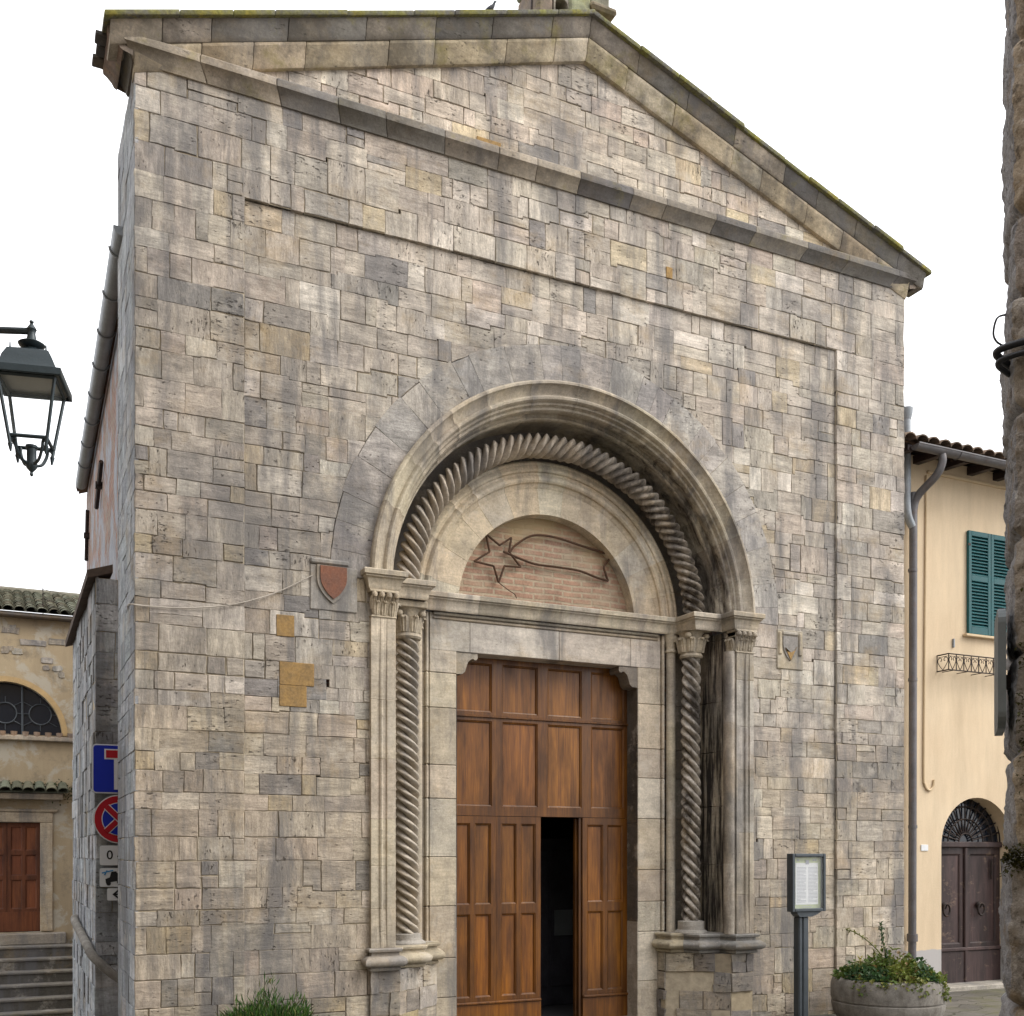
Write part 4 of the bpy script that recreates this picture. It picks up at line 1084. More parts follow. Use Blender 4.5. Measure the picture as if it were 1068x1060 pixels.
# ------------------------------------------------------------------ road signs on the side wall
SG = 'road signs on the side wall of the church'
def rrect(cx, cz, w, h, r, n=5):
    out = []
    for sx, sz, a0 in ((1, 1, 0), (-1, 1, 90), (-1, -1, 180), (1, -1, 270)):
        for k in range(n + 1):
            q = R(a0 + 90 * k / n); out.append((cx + sx * (w / 2 - r) + r * math.cos(q), cz + sz * (h / 2 - r) + r * math.sin(q)))
    return out
def circ(cx, cz, r, n=40): return [(cx + r * math.cos(2 * math.pi * k / n), cz + r * math.sin(2 * math.pi * k / n)) for k in range(n)]
def plate(poly, mat, y, th, name, par): mb = MB(); mb.prism(poly, y, y + th); return mb.build(name, mat, par, recalc=True)
sx = .03; YS = 1.60
def signback(par, z):
    mb = MB(); mb.box((sx - .05, YS + .02, z - .03), (sx + .05, 1.745, z + .03)); mb.build('bracket', M['signgrey'], par)
t = thing('dead_end_sign', 'blue square dead end sign with red bar and white stem, topmost on the side wall', 'road sign', (sx, YS, 2.46), SG)
plate(rrect(sx, 2.704, .51, .49, .04), M['signgrey'], YS + .006, .016, 'back_plate', t)
plate(rrect(sx, 2.704, .506, .486, .04), M['white'], YS + .002, .0035, 'border', t)
plate(rrect(sx, 2.704, .482, .462, .03), M['blue'], YS - .002, .0035, 'blue_field', t)
mb = MB(); mb.prism([(sx - .05, 2.50), (sx + .05, 2.50), (sx + .05, 2.80), (sx - .05, 2.80)], YS - .006, YS - .0025); mb.prism([(sx - .14, 2.798), (sx + .14, 2.798), (sx + .14, 2.90), (sx - .14, 2.90)], YS - .0055, YS - .0025); mb.build('white_symbol', M['white'], t, recalc=True)
mb = MB(); mb.prism([(sx - .125, 2.812), (sx + .125, 2.812), (sx + .125, 2.888), (sx - .125, 2.888)], YS - .010, YS - .0065); mb.build('red_bar', M['red'], t, recalc=True)
signback(t, 2.70)
t = thing('no_stopping_sign', 'round blue and red no stopping sign below the dead end sign', 'road sign', (sx, YS, 1.96), SG)
plate(circ(sx, 2.208, .243), M['signgrey'], YS + .006, .016, 'back_plate', t)
plate(circ(sx, 2.208, .241), M['white'], YS + .002, .0035, 'border', t)
plate(circ(sx, 2.208, .231), M['red'], YS - .002, .0035, 'red_ring', t)
plate(circ(sx, 2.208, .165), M['white'], YS - .006, .0035, 'inner_border', t)
plate(circ(sx, 2.208, .158), M['blue'], YS - .010, .0035, 'blue_field', t)
mb = MB()
for q in (R(45), R(135)):
    c, s_ = math.cos(q), math.sin(q)
    for hw, dy, m_ in ((.034, .0, 'white'), (.026, .004, 'red')):
        mb.mat(M[m_]); yy = YS - .0145 - dy - (.0 if q < 1 else .0085)
        mb.prism([(sx + c * a_ - s_ * b_, 2.208 + s_ * a_ + c * b_) for a_, b_ in ((-.17, -hw), (.17, -hw), (.17, hw), (-.17, hw))], yy, yy + .0035)
mb.build('cross_bars', None, t, recalc=True)
signback(t, 2.2)
def text_mesh(s_, size, loc, mat, name, par):
    cu = bpy.data.curves.new('t', 'FONT'); cu.body = s_; cu.size = size; cu.align_x = 'LEFT'; cu.align_y = 'CENTER'; cu.extrude = .0012; cu.offset = size * .012
    ob = bpy.data.objects.new('t', cu); COL.objects.link(ob); bpy.context.view_layer.update()
    me = bpy.data.meshes.new_from_object(ob.evaluated_get(bpy.context.evaluated_depsgraph_get()))
    me.transform(Matrix.Translation(loc) @ Matrix.Rotation(R(90), 4, 'X')); me.materials.clear(); me.materials.append(mat)
    bpy.data.objects.remove(ob); o = bpy.data.objects.new(name, me); COL.objects.link(o); adopt(o, par); return o
t = thing('hours_plate', 'small white plate reading 0-24 under the round no stopping sign', 'road sign', (sx, YS, 1.74), SG)
plate(rrect(sx, 1.848, .37, .20, .02), M['signgrey'], YS + .006, .012, 'back_plate', t); plate(rrect(sx, 1.848, .365, .195, .02), M['white'], YS + .002, .0035, 'face', t)
text_mesh('0 - 24', .125, (sx - .12, YS + .0005, 1.848), M['black'], 'lettering', t); signback(t, 1.85)
t = thing('tow_away_plate', 'small white plate with a tow truck pictogram between two other plates', 'road sign', (sx, YS, 1.53), SG)
plate(rrect(sx, 1.63, .37, .19, .015), M['signgrey'], YS + .006, .012, 'back_plate', t); plate(rrect(sx, 1.63, .365, .185, .015), M['white'], YS + .002, .0035, 'face', t)
mb = MB(); y_ = YS - .001
for pl in ([(-.125, 1.575), (.02, 1.60), (.02, 1.645), (-.01, 1.66), (-.03, 1.69), (-.075, 1.685), (-.09, 1.63), (-.13, 1.615)], [(.03, 1.575), (.15, 1.575), (.15, 1.66), (.11, 1.68), (.08, 1.68), (.08, 1.61), (.03, 1.61)], [(-.02, 1.665), (.08, 1.60), (.085, 1.612), (-.01, 1.685)]):
    mb.prism([(sx + a_, b_) for a_, b_ in pl], y_, y_ + .0025)
for a_, b_ in ((-.10, 1.572), (.0, 1.585), (.06, 1.57), (.125, 1.57)): mb.prism(circ(sx + a_, b_, .022, 16), y_ - .002, y_ + .0005)
mb.build('tow_pictogram', M['black'], t, recalc=True)
mb = MB(); mb.prism([(sx - .165, 1.68), (sx - .06, 1.705), (sx - .055, 1.695), (sx - .16, 1.668)], y_ - .003, y_ + .001); mb.prism([(sx - .145, 1.655), (sx - .13, 1.655), (sx - .11, 1.70), (sx - .12, 1.70)], y_ - .0045, y_ - .0005); mb.build('blue_arrow', M['lblue'], t, recalc=True); signback(t, 1.62)
t = thing('arrow_plate', 'small white plate with black left arrow, lowest of the signs', 'road sign', (sx, YS, 1.40), SG)
plate(rrect(sx + .01, 1.462, .25, .125, .012), M['signgrey'], YS + .006, .012, 'back_plate', t); plate(rrect(sx + .01, 1.462, .246, .121, .012), M['white'], YS + .002, .0035, 'face', t)
mb = MB(); a_ = sx - .065
mb.prism([(a_, 1.462), (a_ + .05, 1.418), (a_ + .065, 1.43), (a_ + .035, 1.454), (a_ + .14, 1.454), (a_ + .14, 1.47), (a_ + .035, 1.47), (a_ + .065, 1.494), (a_ + .05, 1.506)], YS - .001, YS + .0015); mb.build('black_arrow', M['black'], t, recalc=True); signback(t, 1.46)

# ------------------------------------------------------------------ notice board
t = thing('notice_board', 'grey metal notice board case on a post with a printed sheet behind glass', 'notice board', (6.74, -.62, 0))
mb = MB(); y0 = -.70
x0, x1, z0, z1 = 6.545, 7.0, 1.245, 1.865
mb.box((x0 - .0, y0, z0), (x0 + .035, y0 + .10, z1), bev=.006); mb.box((x1 - .035, y0, z0), (x1, y0 + .10, z1), bev=.006)
mb.box((x0 + .036, y0, z0), (x1 - .036, y0 + .10, z0 + .035), bev=.006); mb.box((x0 + .036, y0, z1 - .035), (x1 - .036, y0 + .10, z1), bev=.006)
mb.box((x0 + .02, y0 + .07, z0 + .02), (x1 - .02, y0 + .095, z1 - .02))
mb.build('case', M['irongrey'], t)
mb = MB(); mb.box((x0 + .034, y0 + .05, z0 + .034), (x1 - .034, y0 + .069, z1 - .034)); bk = mb.build('green_sheet', M['greenish'], t)
mb = MB(); mb.box((x0 + .075, y0 + .044, z0 + .075), (x1 - .075, y0 + .0495, z1 - .10)); mb.build('printed_paper', M['paper'], t)
mb = MB()
for c in (0, 1):
    mb = MB()
    for r_ in range(26):
        a_ = x0 + .09 + c * .155; z = z1 - .15 - r_ * .0148
        mb.box((a_, y0 + .0425, z), (a_ + .125 * (rp.uniform(.35, .9) if r_ % 6 == 5 else 1), y0 + .0437, z + .006))
    mb.build('text_column', M['ink'], t)
mb = MB()
mb.box((x0 + .21, y0 + .041, z1 - .115), (x0 + .255, y0 + .043, z1 - .07)); mb.build('crest', M['ink'], t)
for a_ in (.1, .31, .34): mb = MB(); mb.box((x0 + a_, y0 + .046, z1 - .078), (x0 + a_ + .02, y0 + .049, z1 - .06)); mb.build('header_mark', M['ink'], t)
mb = MB(); mb.box((x0 + .16, y0 + .046, z0 + .048), (x0 + .30, y0 + .049, z0 + .054)); mb.build('footer_line', M['ink'], t)
mb = MB(); mb.box((x0 + .03, y0 + .012, z0 + .03), (x1 - .03, y0 + .016, z1 - .03)); mb.build('glass', M['caseglass'], t)
mb = MB(); mb.box((6.72, -.66, .0), (6.80, -.56, 1.19), bev=.012); mb.box((6.665, -.66, .0), (6.715, -.56, 1.19), bev=.012)
mb.build('post', M['irongrey'], t)
mb = MB(); mb.prism([(6.62, 1.244), (6.95, 1.244), (6.90, 1.215), (6.82, 1.19), (6.66, 1.19), (6.63, 1.22)], -.68, -.57); mb.build('bracket', M['irongrey'], t, recalc=True)
mb = MB(); mb.box((6.6, -.74, .0), (6.87, -.5, .02), bev=.004); mb.build('foot_plate', M['irongrey'], t)

# ------------------------------------------------------------------ planters
def planter(loc, s_, label, zk=1.0):
    t = thing('planter', label, 'planter', loc)
    mb = MB()
    prof = [(.3, .0), (.52, .0), (.60, .05), (.655, .14), (.68, .22), (.685, .255), (.665, .262), (.66, .272), (.68, .28), (.69, .33), (.69, .43), (.675, .49), (.655, .515), (.60, .52), (.565, .50), (.555, .40)]
    mb.lathe([(r * s_, z * s_ * zk) for r, z in prof], loc, 56, cap=False)
    mb.build('bowl', M['concrete'], t, smooth=50)
    mb = MB(); rows = []
    for i in range(7): rows.append([(loc[0] + .56 * s_ * i / 6 * math.cos(a), loc[1] + .56 * s_ * i / 6 * math.sin(a), loc[2] + s_ * zk * (.46 + .05 * (1 - i / 6)) + .015 * mnoise.noise((i * 3, a * 3, 1))) for a in [2 * math.pi * k / 24 for k in range(24)]])
    mb.grid(rows, True); mb.build('soil', M['soil'], t, smooth=60)
    return t
planter((7.72, -.86, 0), .87, 'round grey concrete bowl planter with a groove, standing right of the notice board', 1.14)
planter((.98, -.62, 0), .72, 'smaller round concrete planter at the left foot of the church front')
def leaf_quad(mb, p, d, up, L, w, tone, fold=.25):
    d = Vector(d).normalized(); sd = d.cross(Vector(up))
    sd = sd.normalized() if sd.length > 1e-4 else d.orthogonal().normalized(); nn = sd.cross(d)
    p = Vector(p); a = p; m1 = p + d * L * .45; tip = p + d * L - nn * L * .12
    l = m1 + sd * w * .5 + nn * w * fold; r = m1 - sd * w * .5 + nn * w * fold
    b = len(mb.v); mb.v.extend(tuple(x) for x in (a, l, tip, r, m1))
    mb.face([b, b + 4, b + 1], tone); mb.face([b + 4, b + 2, b + 1], tone); mb.face([b, b + 3, b + 4], tone); mb.face([b + 4, b + 3, b + 2], tone)
def rv(rg, up=0.):
    v = Vector((rg.gauss(0, 1), rg.gauss(0, 1), rg.gauss(0, 1))); v.normalize(); v.z += up; return v.normalized()
rv_ = random.Random(91)
greens = [(.055, .11, .022), (.085, .13, .025), (.13, .16, .03), (.04, .085, .03), (.17, .17, .04)]
PC = Vector((7.72, -.86, .49))
# low ivy mound
mb = MB()
for i in range(2800):
    q = rv_.uniform(0, 2 * math.pi); rr = .565 * math.sqrt(rv_.random()); x, y = rr * math.cos(q), rr * math.sin(q)
    h = (.02 + .27 * max(0, 1 - (rr / .58) ** 2) * (.6 + .8 * mnoise.noise((x * 4, y * 4, 3)) + .3)) * rv_.uniform(.2, 1.0)
    dark_ = mnoise.noise((x * 3 + 5, y * 3, 1)) + (x + .15) * .9
    c = greens[3] if dark_ < -.1 else greens[1] if dark_ < .2 else greens[2] if rv_.random() < .75 else greens[4]
    if rv_.random() < .04: c = (.20, .13, .05)
    k = rv_.uniform(.7, 1.3)
    sz = rv_.uniform(.5, 1.5) ** 1.3; leaf_quad(mb, PC + Vector((x, y, h)), rv(rv_, .3), (0, 0, 1), sz * .045, sz * .036, tuple(a * k for a in c))
# trailing shoots over the rim
for q0, L in ((-.15, .42), (.05, .32), (-2.85, .16), (-2.4, .12), (-1.95, .12), (-1.75, .18), (-1.2, .20), (-1.05, .26), (-.7, .10), (.3, .3)):
    for j in range(int(150 * L) + 10):
        s_ = j / (150 * L + 10) * L; q = q0 + rv_.gauss(0, .10)
        p = PC + Vector((math.cos(q) * (.575 + .05 * min(1, s_ * 4)), math.sin(q) * (.575 + .05 * min(1, s_ * 4)), .06 - s_))
        k = rv_.uniform(.7, 1.35); c = rv_.choice(greens[1:3] + greens[4:])
        leaf_quad(mb, p + rv(rv_) * .02, rv(rv_, -.2), (0, 0, 1), rv_.uniform(.03, .06), .04, tuple(a * k for a in c))
o = mb.build('ivy', M['leaf']); tag(o, 'low green ivy spilling over the rim of the larger concrete planter', 'plant')
# tall weedy shoots
t = thing('weed', 'tall thin green shoots with yellowing tips rising above the ivy in the planter', 'plant', (7.70, -.84, .56))
ml = MB()
for P, n_, c in (([(0, 0, 0), (.02, .0, .2), (-.04, .0, .42), (-.06, 0, .58)], 150, greens[3]), ([(0, 0, .1), (-.08, -.02, .25), (-.25, 0, .40), (-.42, .02, .50), (-.55, .0, .53)], 46, greens[4]), ([(-.05, 0, .05), (-.12, .02, .18), (-.16, 0, .3)], 30, greens[4]), ([(-.25, 0, 0), (-.33, .0, .12), (-.36, 0, .22)], 16, (.28, .24, .05)), ([(.08, 0, 0), (.12, 0, .10), (.15, .0, .18)], 24, greens[1]), ([(.42, 0, 0), (.46, 0, .08), (.45, 0, .16)], 12, (.25, .24, .06))):
    sp = smoothpts([Vector((7.70, -.84, .52)) + Vector(p) for p in P], 8); ms = MB(); ms.tube(sp, .006, 5); ms.build('stem', M['stem'], t)
    for j in range(n_):
        p = sp[int(rv_.random() ** .9 * (len(sp) - 1))]; k = rv_.uniform(.7, 1.4)
        leaf_quad(ml, p + rv(rv_) * .012, rv(rv_, .25), (0, 0, 1), rv_.uniform(.03, .07), rv_.uniform(.012, .03), tuple(a * k for a in c))
ml.build('foliage', M['leaf'], t)
# grassy herb tuft on the left
mb = MB(); BC = Vector((.98, -.62, .36))
for i in range(2600):
    q = rv_.uniform(0, 2 * math.pi); rr = .40 * math.sqrt(rv_.random()); o_ = Vector((rr * math.cos(q), rr * math.sin(q), 0))
    H = (.42 - .32 * (rr / .42) ** 1.6) * rv_.uniform(.45, 1.05) * (.8 + .9 * mnoise.noise((o_.x * 5, o_.y * 5, 4)))
    d = Vector((o_.x * .9 + rv_.gauss(0, .12), o_.y * .9 + rv_.gauss(0, .12), .8)).normalized()
    p = BC + o_ + Vector((0, 0, H * rv_.uniform(.3, 1)))
    k = rv_.uniform(.6, 1.35); c = rv_.choice([(.05, .13, .02), (.075, .16, .025), (.035, .09, .02), (.03, .07, .02), (.14, .15, .05)])
    leaf_quad(mb, p, d + rv(rv_) * .45, rv(rv_), rv_.uniform(.05, .11), rv_.uniform(.007, .014), tuple(a * k for a in c))
o = mb.build('herb_tuft', M['leaf']); tag(o, 'bushy bright green herb tuft growing in the small left planter', 'plant')

# ------------------------------------------------------------------ YELLOW HOUSE
yh = thing('yellow_house', 'pale yellow stuccoed house with teal shutters beside the church', 'house', (11.5, 1, 0))
YW = 1.0; AX, AH, AZ, AR = 11.21, .69, 1.97, .67
mb = MB()
X0, X1, ZT = 8.78, 16.5, 7.2
arcpts = [(AX + AH * math.cos(math.pi * k / 24), AZ + AR * math.sin(math.pi * k / 24)) for k in range(25)]
mb.poly([(X0, YW, -.2), (AX - AH, YW, -.2), (AX - AH, YW, AZ), (AX - AH, YW, ZT), (X0, YW, ZT)])
mb.poly([(AX + AH, YW, -.2), (X1, YW, -.2), (X1, YW, ZT), (AX + AH, YW, ZT), (AX + AH, YW, AZ)])
for (xa, za), (xb, zb_) in zip(arcpts[:-1], arcpts[1:]):
    mb.poly([(xb, YW, zb_), (xa, YW, za), (xa, YW, ZT), (xb, YW, ZT)])
    mb.poly([(xb, YW, zb_), (xa, YW, za), (xa, YW + .3, za), (xb, YW + .3, zb_)])
for x in (AX - AH, AX + AH): mb.poly([(x, YW, -.2), (x, YW + .3, -.2), (x, YW + .3, AZ), (x, YW, AZ)])
mb.poly([(X1, YW, -.2), (X1, 9, -.2), (X1, 9, 9), (X1, YW, ZT)])
mb.poly([(X0, YW, ZT), (X1, YW, ZT), (X1, 9, 9.2), (X0, 9, 9.2)])
mb.build('wall', M['yellow'], yh)
mb = MB(); mb.box((10.25, YW - .03, 6.985), (X1, YW, 7.03), bev=.008); mb.build('string_course', M['yellowtrim'], yh)
# eave: roof tiles, rafters, gutter
mb = MB(); tile_roof(mb, (9.2, .55, 7.155), (1, 0, 0), Vector((0, 1, .26)), 37, 14, rg=random.Random(2), base=(.25, .185, .14)); mb.poly([(8.8, .55, 7.14), (X1, .55, 7.14), (X1, 1.02, 7.265), (8.8, 1.02, 7.265)], (.12, .08, .06))
mb.build('roof', M['tile'], yh)
for i in range(14):
    mb = MB(); x = 9.5 + i * .5; mb.prism([(.60, 7.05), (1.0, 7.08), (1.0, 7.19), (.60, 7.135)], x, x + .1, tone=(.5,) * 3, fn=lambda p: (p[1], p[0], p[2])); mb.build('rafter_end', M['olddoor'], yh, recalc=True)
mb = MB()
rows = [[(x, .53 + .075 * math.cos(k), 7.11 + .07 * math.sin(k)) for k in [math.pi + math.pi * q / 8 for q in range(9)]] for x in (9.55, 11, 13, X1)]
mb.grid(rows); mb.poly(rows[0]); mb.grid([[(p[0], p[1] * .9 + .053, p[2] + .008) for p in r] for r in rows])
mb.box((9.55, .448, 7.105), (X1, .462, 7.12))
for x in (10.3, 11.2, 12.1): mb.tube([(x, .53 + .08 * math.cos(k), 7.11 + .075 * math.sin(k)) for k in [math.pi + math.pi * q / 8 for q in range(9)]], .008, 5)
mb.build('gutter', M['brownpipe'], yh, smooth=40)
# downpipes
mb = MB()
mb.tube(smoothpts([(10.03, .53, 7.06), (10.03, .53, 6.95), (10.0, .60, 6.80), (9.93, .84, 6.60), (9.91, .90, 6.42), (9.905, .90, 6.1), (9.885, .90, .0)], 8), .052, 14)
for z in (5.6, 4.15, 2.2): mb.tube([(9.895, .90, z), (9.895, .90, z + .04)], .06, 14)
mb.tube([(9.888, .90, .70), (9.888, .90, .80)], .07, 14)
mb.build('downpipe', M['brownpipe'], yh, smooth=50)
mb = MB()
mb.tube(smoothpts([(9.79, .90, 7.64), (9.79, .90, 7.2), (9.79, .90, 6.6), (9.795, .90, 6.42), (9.83, .90, 6.29), (9.89, .90, 6.2)], 8), .052, 14)
mb.tube([(9.79, .90, 7.60), (9.79, .90, 7.68), (9.79, .9, 7.75)], [.055, .075, .08], 14)
mb.tube(smoothpts([(9.79, .9, 7.72), (9.5, 1.1, 7.78), (8.95, 1.5, 7.76), (8.7, 1.6, 7.76)], 6), .05, 12)
mb.build('downpipe', M['zinc'], church, smooth=50)
mb = MB(); mb.tube(smoothpts([(10.23, YW - .015, 6.96), (10.22, YW - .015, 6), (10.2, YW - .015, 4.5), (10.185, YW - .015, 3.0), (10.2, YW - .015, 2.80), (10.27, YW - .015, 2.72), (10.35, YW - .015, 2.76), (10.37, YW - .015, 2.86)], 8), .017, 8)
mb.build('conduit', M['yellowtrim'], yh, smooth=60)
# shutters
sill = MB(); sill.box((10.92, YW - .07, 4.85), (12.0, YW, 4.885), bev=.006); win = sill.build('window_sill', M['yellowtrim'], yh)
for (a_, b_) in ((10.985, 11.41), (11.416, 11.84)):
    mb = MB(); y_ = YW - .05; z0_, z1_ = 4.89, 6.31
    for q in ((a_, a_ + .055), (b_ - .055, b_)): mb.box((q[0], y_, z0_), (q[1], y_ + .042, z1_), bev=.004)
    for q in ((z0_, z0_ + .10), (5.62, 5.70), (z1_ - .07, z1_)): mb.box((a_ + .0555, y_ + .001, q[0]), (b_ - .0555, y_ + .041, q[1]), bev=.004)
    for lo, hi in ((z0_ + .10, 5.62), (5.70, z1_ - .07)):
        n_ = int((hi - lo) / .043)
        for k in range(n_):
            zc = lo + (k + .5) * (hi - lo) / n_
            mb.prism([(y_ + .004, zc - .020), (y_ + .038, zc + .012), (y_ + .038, zc + .020), (y_ + .004, zc - .010)], a_ + .0556, b_ - .0556, fn=lambda p: (p[1], p[0], p[2]))
    mb.box((a_ + .05, y_ + .0425, z0_ + .02), (b_ - .05, y_ + .045, z1_ - .02))
    s_ = mb.build('shutter', M['shutter'], yh, recalc=True)
    mb = MB()
    z = 6.1; mb.box((a_ - .02 if a_ < 11.2 else b_ - .02, y_ - .004, z), (a_ + .03 if a_ < 11.2 else b_ + .02, y_ - .001, z + .03))
    mb.build('hinge', M['iron'], s_)
mb = MB(); mb.box((10.72, YW - .03, 4.68), (10.745, YW, 4.80), bev=.004); mb.build('shutter_stop', M['zinc'], yh)
# iron flower rail
mb = MB(); yf = YW - .2; xa, xb, za, zb_ = 10.44, 11.98, 4.33, 4.545
def rail(p0, p1, n_):
    p0 = Vector(p0); p1 = Vector(p1); d = (p1 - p0); L = d.length; d /= L; U = Vector((0, 0, 1)); h = zb_ - za
    mb.tube([p0, p1], .009, 6); mb.tube([p0 + U * h, p1 + U * h], .009, 6); mb.tube([p0 + U * h * .86, p1 + U * h * .86], .004, 5)
    w = L / n_
    for k in range(n_ + 1): mb.tube([p0 + d * w * k, p0 + d * w * k + U * h], .007, 6)
    for k in range(n_):
        c = p0 + d * w * (k + .5)
        for s_ in (-1, 1):
            P = [(0, .03), (.25, .3), (.42, .55), (.40, .74), (.25, .82), (.10, .74), (.12, .62), (.2, .62)]
            mb.tube(smoothpts([c + d * (s_ * a_ * w) + U * (h * b_) for a_, b_ in P], 4), .005, 5)
rail((xa, yf, za), (xb, yf, za), 11); rail((xa, YW, za), (xa, yf, za), 1)
for k in range(6): mb.tube([(xa + .1 + k * .27, YW, za), (xa + .1 + k * .27, yf, za)], .006, 5)
mb.build('flower_rail', M['iron'], yh, smooth=60)
mb = MB(); mb.box((10.14, YW - .012, 1.90), (10.27, YW, 1.985), bev=.004); mb.build('number_plate', M['white'], yh)
# arched door
dy = YW + .22
mb = MB()
for (a_, b_) in ((AX - AH, AX - .01), (AX + .01, AX + AH)):
    framed(mb, [a_, a_ + .09, b_ - .08, b_], [.06, .60, 1.86, 1.95], dy, rg=rd)
mb.box((AX - .03, dy - .03, .06), (AX + .03, dy - .001, 1.95), bev=.01, tone=(.8,) * 3)
mb.box((AX - AH, dy - .035, .50), (AX + AH, dy - .001, .55), bev=.01, tone=(1.2,) * 3)
mb.box((AX - AH, dy - .012, .06), (AX + AH, dy - .001, .49), tone=(.9,) * 3)
mb.box((AX - AH, dy - .05, 1.95), (AX + AH, dy + .03, 2.03), bev=.012, tone=(.9,) * 3)
ad = mb.build('arched_door', M['olddoor'], yh)
for x in (AX - .40, AX + .27):
    mb = MB(); mb.lathe([(.02, 0), (.05, .0), (.05, .012), (.03, .03), (.0, .035)], (0, 0, 0), 12, cap=False)
    mb.v = [(x + v[0], dy - .001 - v[2], 1.14 + v[1]) for v in mb.v]
    mb.tube([(x + .062 * math.cos(k), dy - .045, 1.08 + .085 * math.sin(k)) for k in [2 * math.pi * q / 20 for q in range(20)]], .014, 8, closed=True)
    mb.build('knocker', M['iron'], ad, smooth=50)
mb = MB(); mb.box((AX + .50, dy - .02, 1.50), (AX + .52, dy - .001, 1.78)); mb.build('handle', M['iron'], ad)
mb = MB(); mb.poly([(AX + AH * math.cos(math.pi * k / 24), dy + .03, 2.0 + AR * math.sin(math.pi * k / 24)) for k in range(25)]); fl = mb.build('fanlight', M['darkglass'], yh)
mb = MB()
for k in range(1, 14):
    q = math.pi * k / 14; mb.tube([(AX + .13 * math.cos(q), dy, 2.02 + .13 * math.sin(q)), (AX + AH * math.cos(q), dy, 2.02 + AR * math.sin(q))], .011, 6)
for r_ in (.13, .34, .52, .68): mb.tube([(AX + r_ * math.cos(math.pi * k / 20), dy - .01, 2.02 + r_ * .97 * math.sin(math.pi * k / 20)) for k in range(21)], .011, 6)
mb.build('grille', M['iron'], fl)
mb = MB(); mb.box((AX - AH - .05, .86, -.02), (AX + AH + .05, 1.3, .06), bev=.012, tone=(.36, .33, .28)); mb.build('door_step', M['carved'], yh)

# ------------------------------------------------------------------ BACKGROUND CHAPEL
ch = thing('chapel', 'ochre plastered chapel with lunette window at top of dark steps', 'chapel', (-1, 13, -1))
YB = 13.0; rk_ = random.Random(15)
lx, lz, lr = -.95, 4.15, 1.0
mb = MB(); A0, A1, ZB, ZTT = -9.0, 6.0, -1.5, 6.42
arc2 = [(lx + (lr + .0) * math.cos(math.pi * k / 28), lz + lr * math.sin(math.pi * k / 28)) for k in range(29)]
dx0, dx1, dzt = -1.5, -.34, 2.46
mb.poly([(A0, YB, ZB), (dx0, YB, ZB), (dx0, YB, dzt), (dx0, YB, lz), (A0, YB, lz)])
mb.poly([(dx1, YB, ZB), (A1, YB, ZB), (A1, YB, lz), (dx1, YB, lz), (dx1, YB, dzt)])
mb.poly([(dx0, YB, dzt), (dx1, YB, dzt), (dx1, YB, lz), (dx0, YB, lz)]); mb.poly([(dx0, YB, ZB), (dx1, YB, ZB), (dx1, YB, .36), (dx0, YB, .36)])
mb.poly([(A0, YB, lz), (lx - lr, YB, lz), (lx - lr, YB, ZTT), (A0, YB, ZTT)]); mb.poly([(lx + lr, YB, lz), (A1, YB, lz), (A1, YB, ZTT), (lx + lr, YB, ZTT)])
for (xa_, za_), (xb_, zb2) in zip(arc2[:-1], arc2[1:]):
    mb.poly([(xb_, YB, zb2), (xa_, YB, za_), (xa_, YB, ZTT), (xb_, YB, ZTT)]); mb.poly([(xb_, YB, zb2), (xa_, YB, za_), (xa_, YB + .25, za_), (xb_, YB + .25, zb2)])
mb.poly([(A1, YB, ZB), (A1, YB + 8, ZB), (A1, YB + 8, ZTT), (A1, YB, ZTT)]); mb.poly([(A0, YB, ZB), (A0, YB + 8, ZB), (A0, YB + 8, ZTT), (A0, YB, ZTT)])
cw = mb.build('wall', M['ochre'], ch)
for i in range(44):
    x = rk_.uniform(-3.0, 1.0); z = rk_.choice([6.15, 5.95, 5.6, 5.45, 5.75, 5.3, 3.95, 3.75]) + rk_.uniform(-.04, .04)
    w = rk_.uniform(.12, .5) if z > 5.85 else rk_.uniform(.1, .24)
    if math.hypot(x - lx, z - lz) < 1.45 or (z < 4.1 and rk_.random() < .6): continue
    mb = MB(); mb.stone = M['wall']; block(mb, rrect(x, z, w, rk_.uniform(.09, .13), .03, 2) if z < 5.85 else [(x - w / 2, z - .06), (x + w / 2, z - .06), (x + w / 2, z + .06), (x - w / 2, z + .06)], lambda u, v, o: (u, YB - o, v), pick([((.44, .40, .35), 1), ((.37, .32, .26), 1)], rk_), (rk_.random(), rk_.random(), .5), rk_, proud=.015, rag=.01, mortar=None)
    mb.build('exposed_stone', None, cw)
mb = MB()
for k in range(28):
    q0, q1 = math.pi * k / 28, math.pi * (k + 1) / 28
    P = lambda r_, q, y: (lx + r_ * math.cos(q), y, lz + r_ * math.sin(q))
    mb.poly([P(lr - .001, q0, YB - .02), P(lr + .10, q0, YB - .02), P(lr + .10, q1, YB - .02), P(lr - .001, q1, YB - .02)]); mb.poly([P(lr + .10, q0, YB - .02), P(lr + .10, q0, YB), P(lr + .10, q1, YB), P(lr + .10, q1, YB - .02)])
mb.build('arch_trim', M['ochretrim'], ch)
mb = MB(); mb.poly([(p[0], YB + .2, p[1]) for p in arc2]); lw = mb.build('lunette_window', M['darkglass'], ch)
mb = MB()
for x in (lx - .33, lx + .3): mb.tube([(x, YB + .17, lz), (x, YB + .17, lz + math.sqrt(lr * lr - (x - lx) ** 2))], .022, 6)
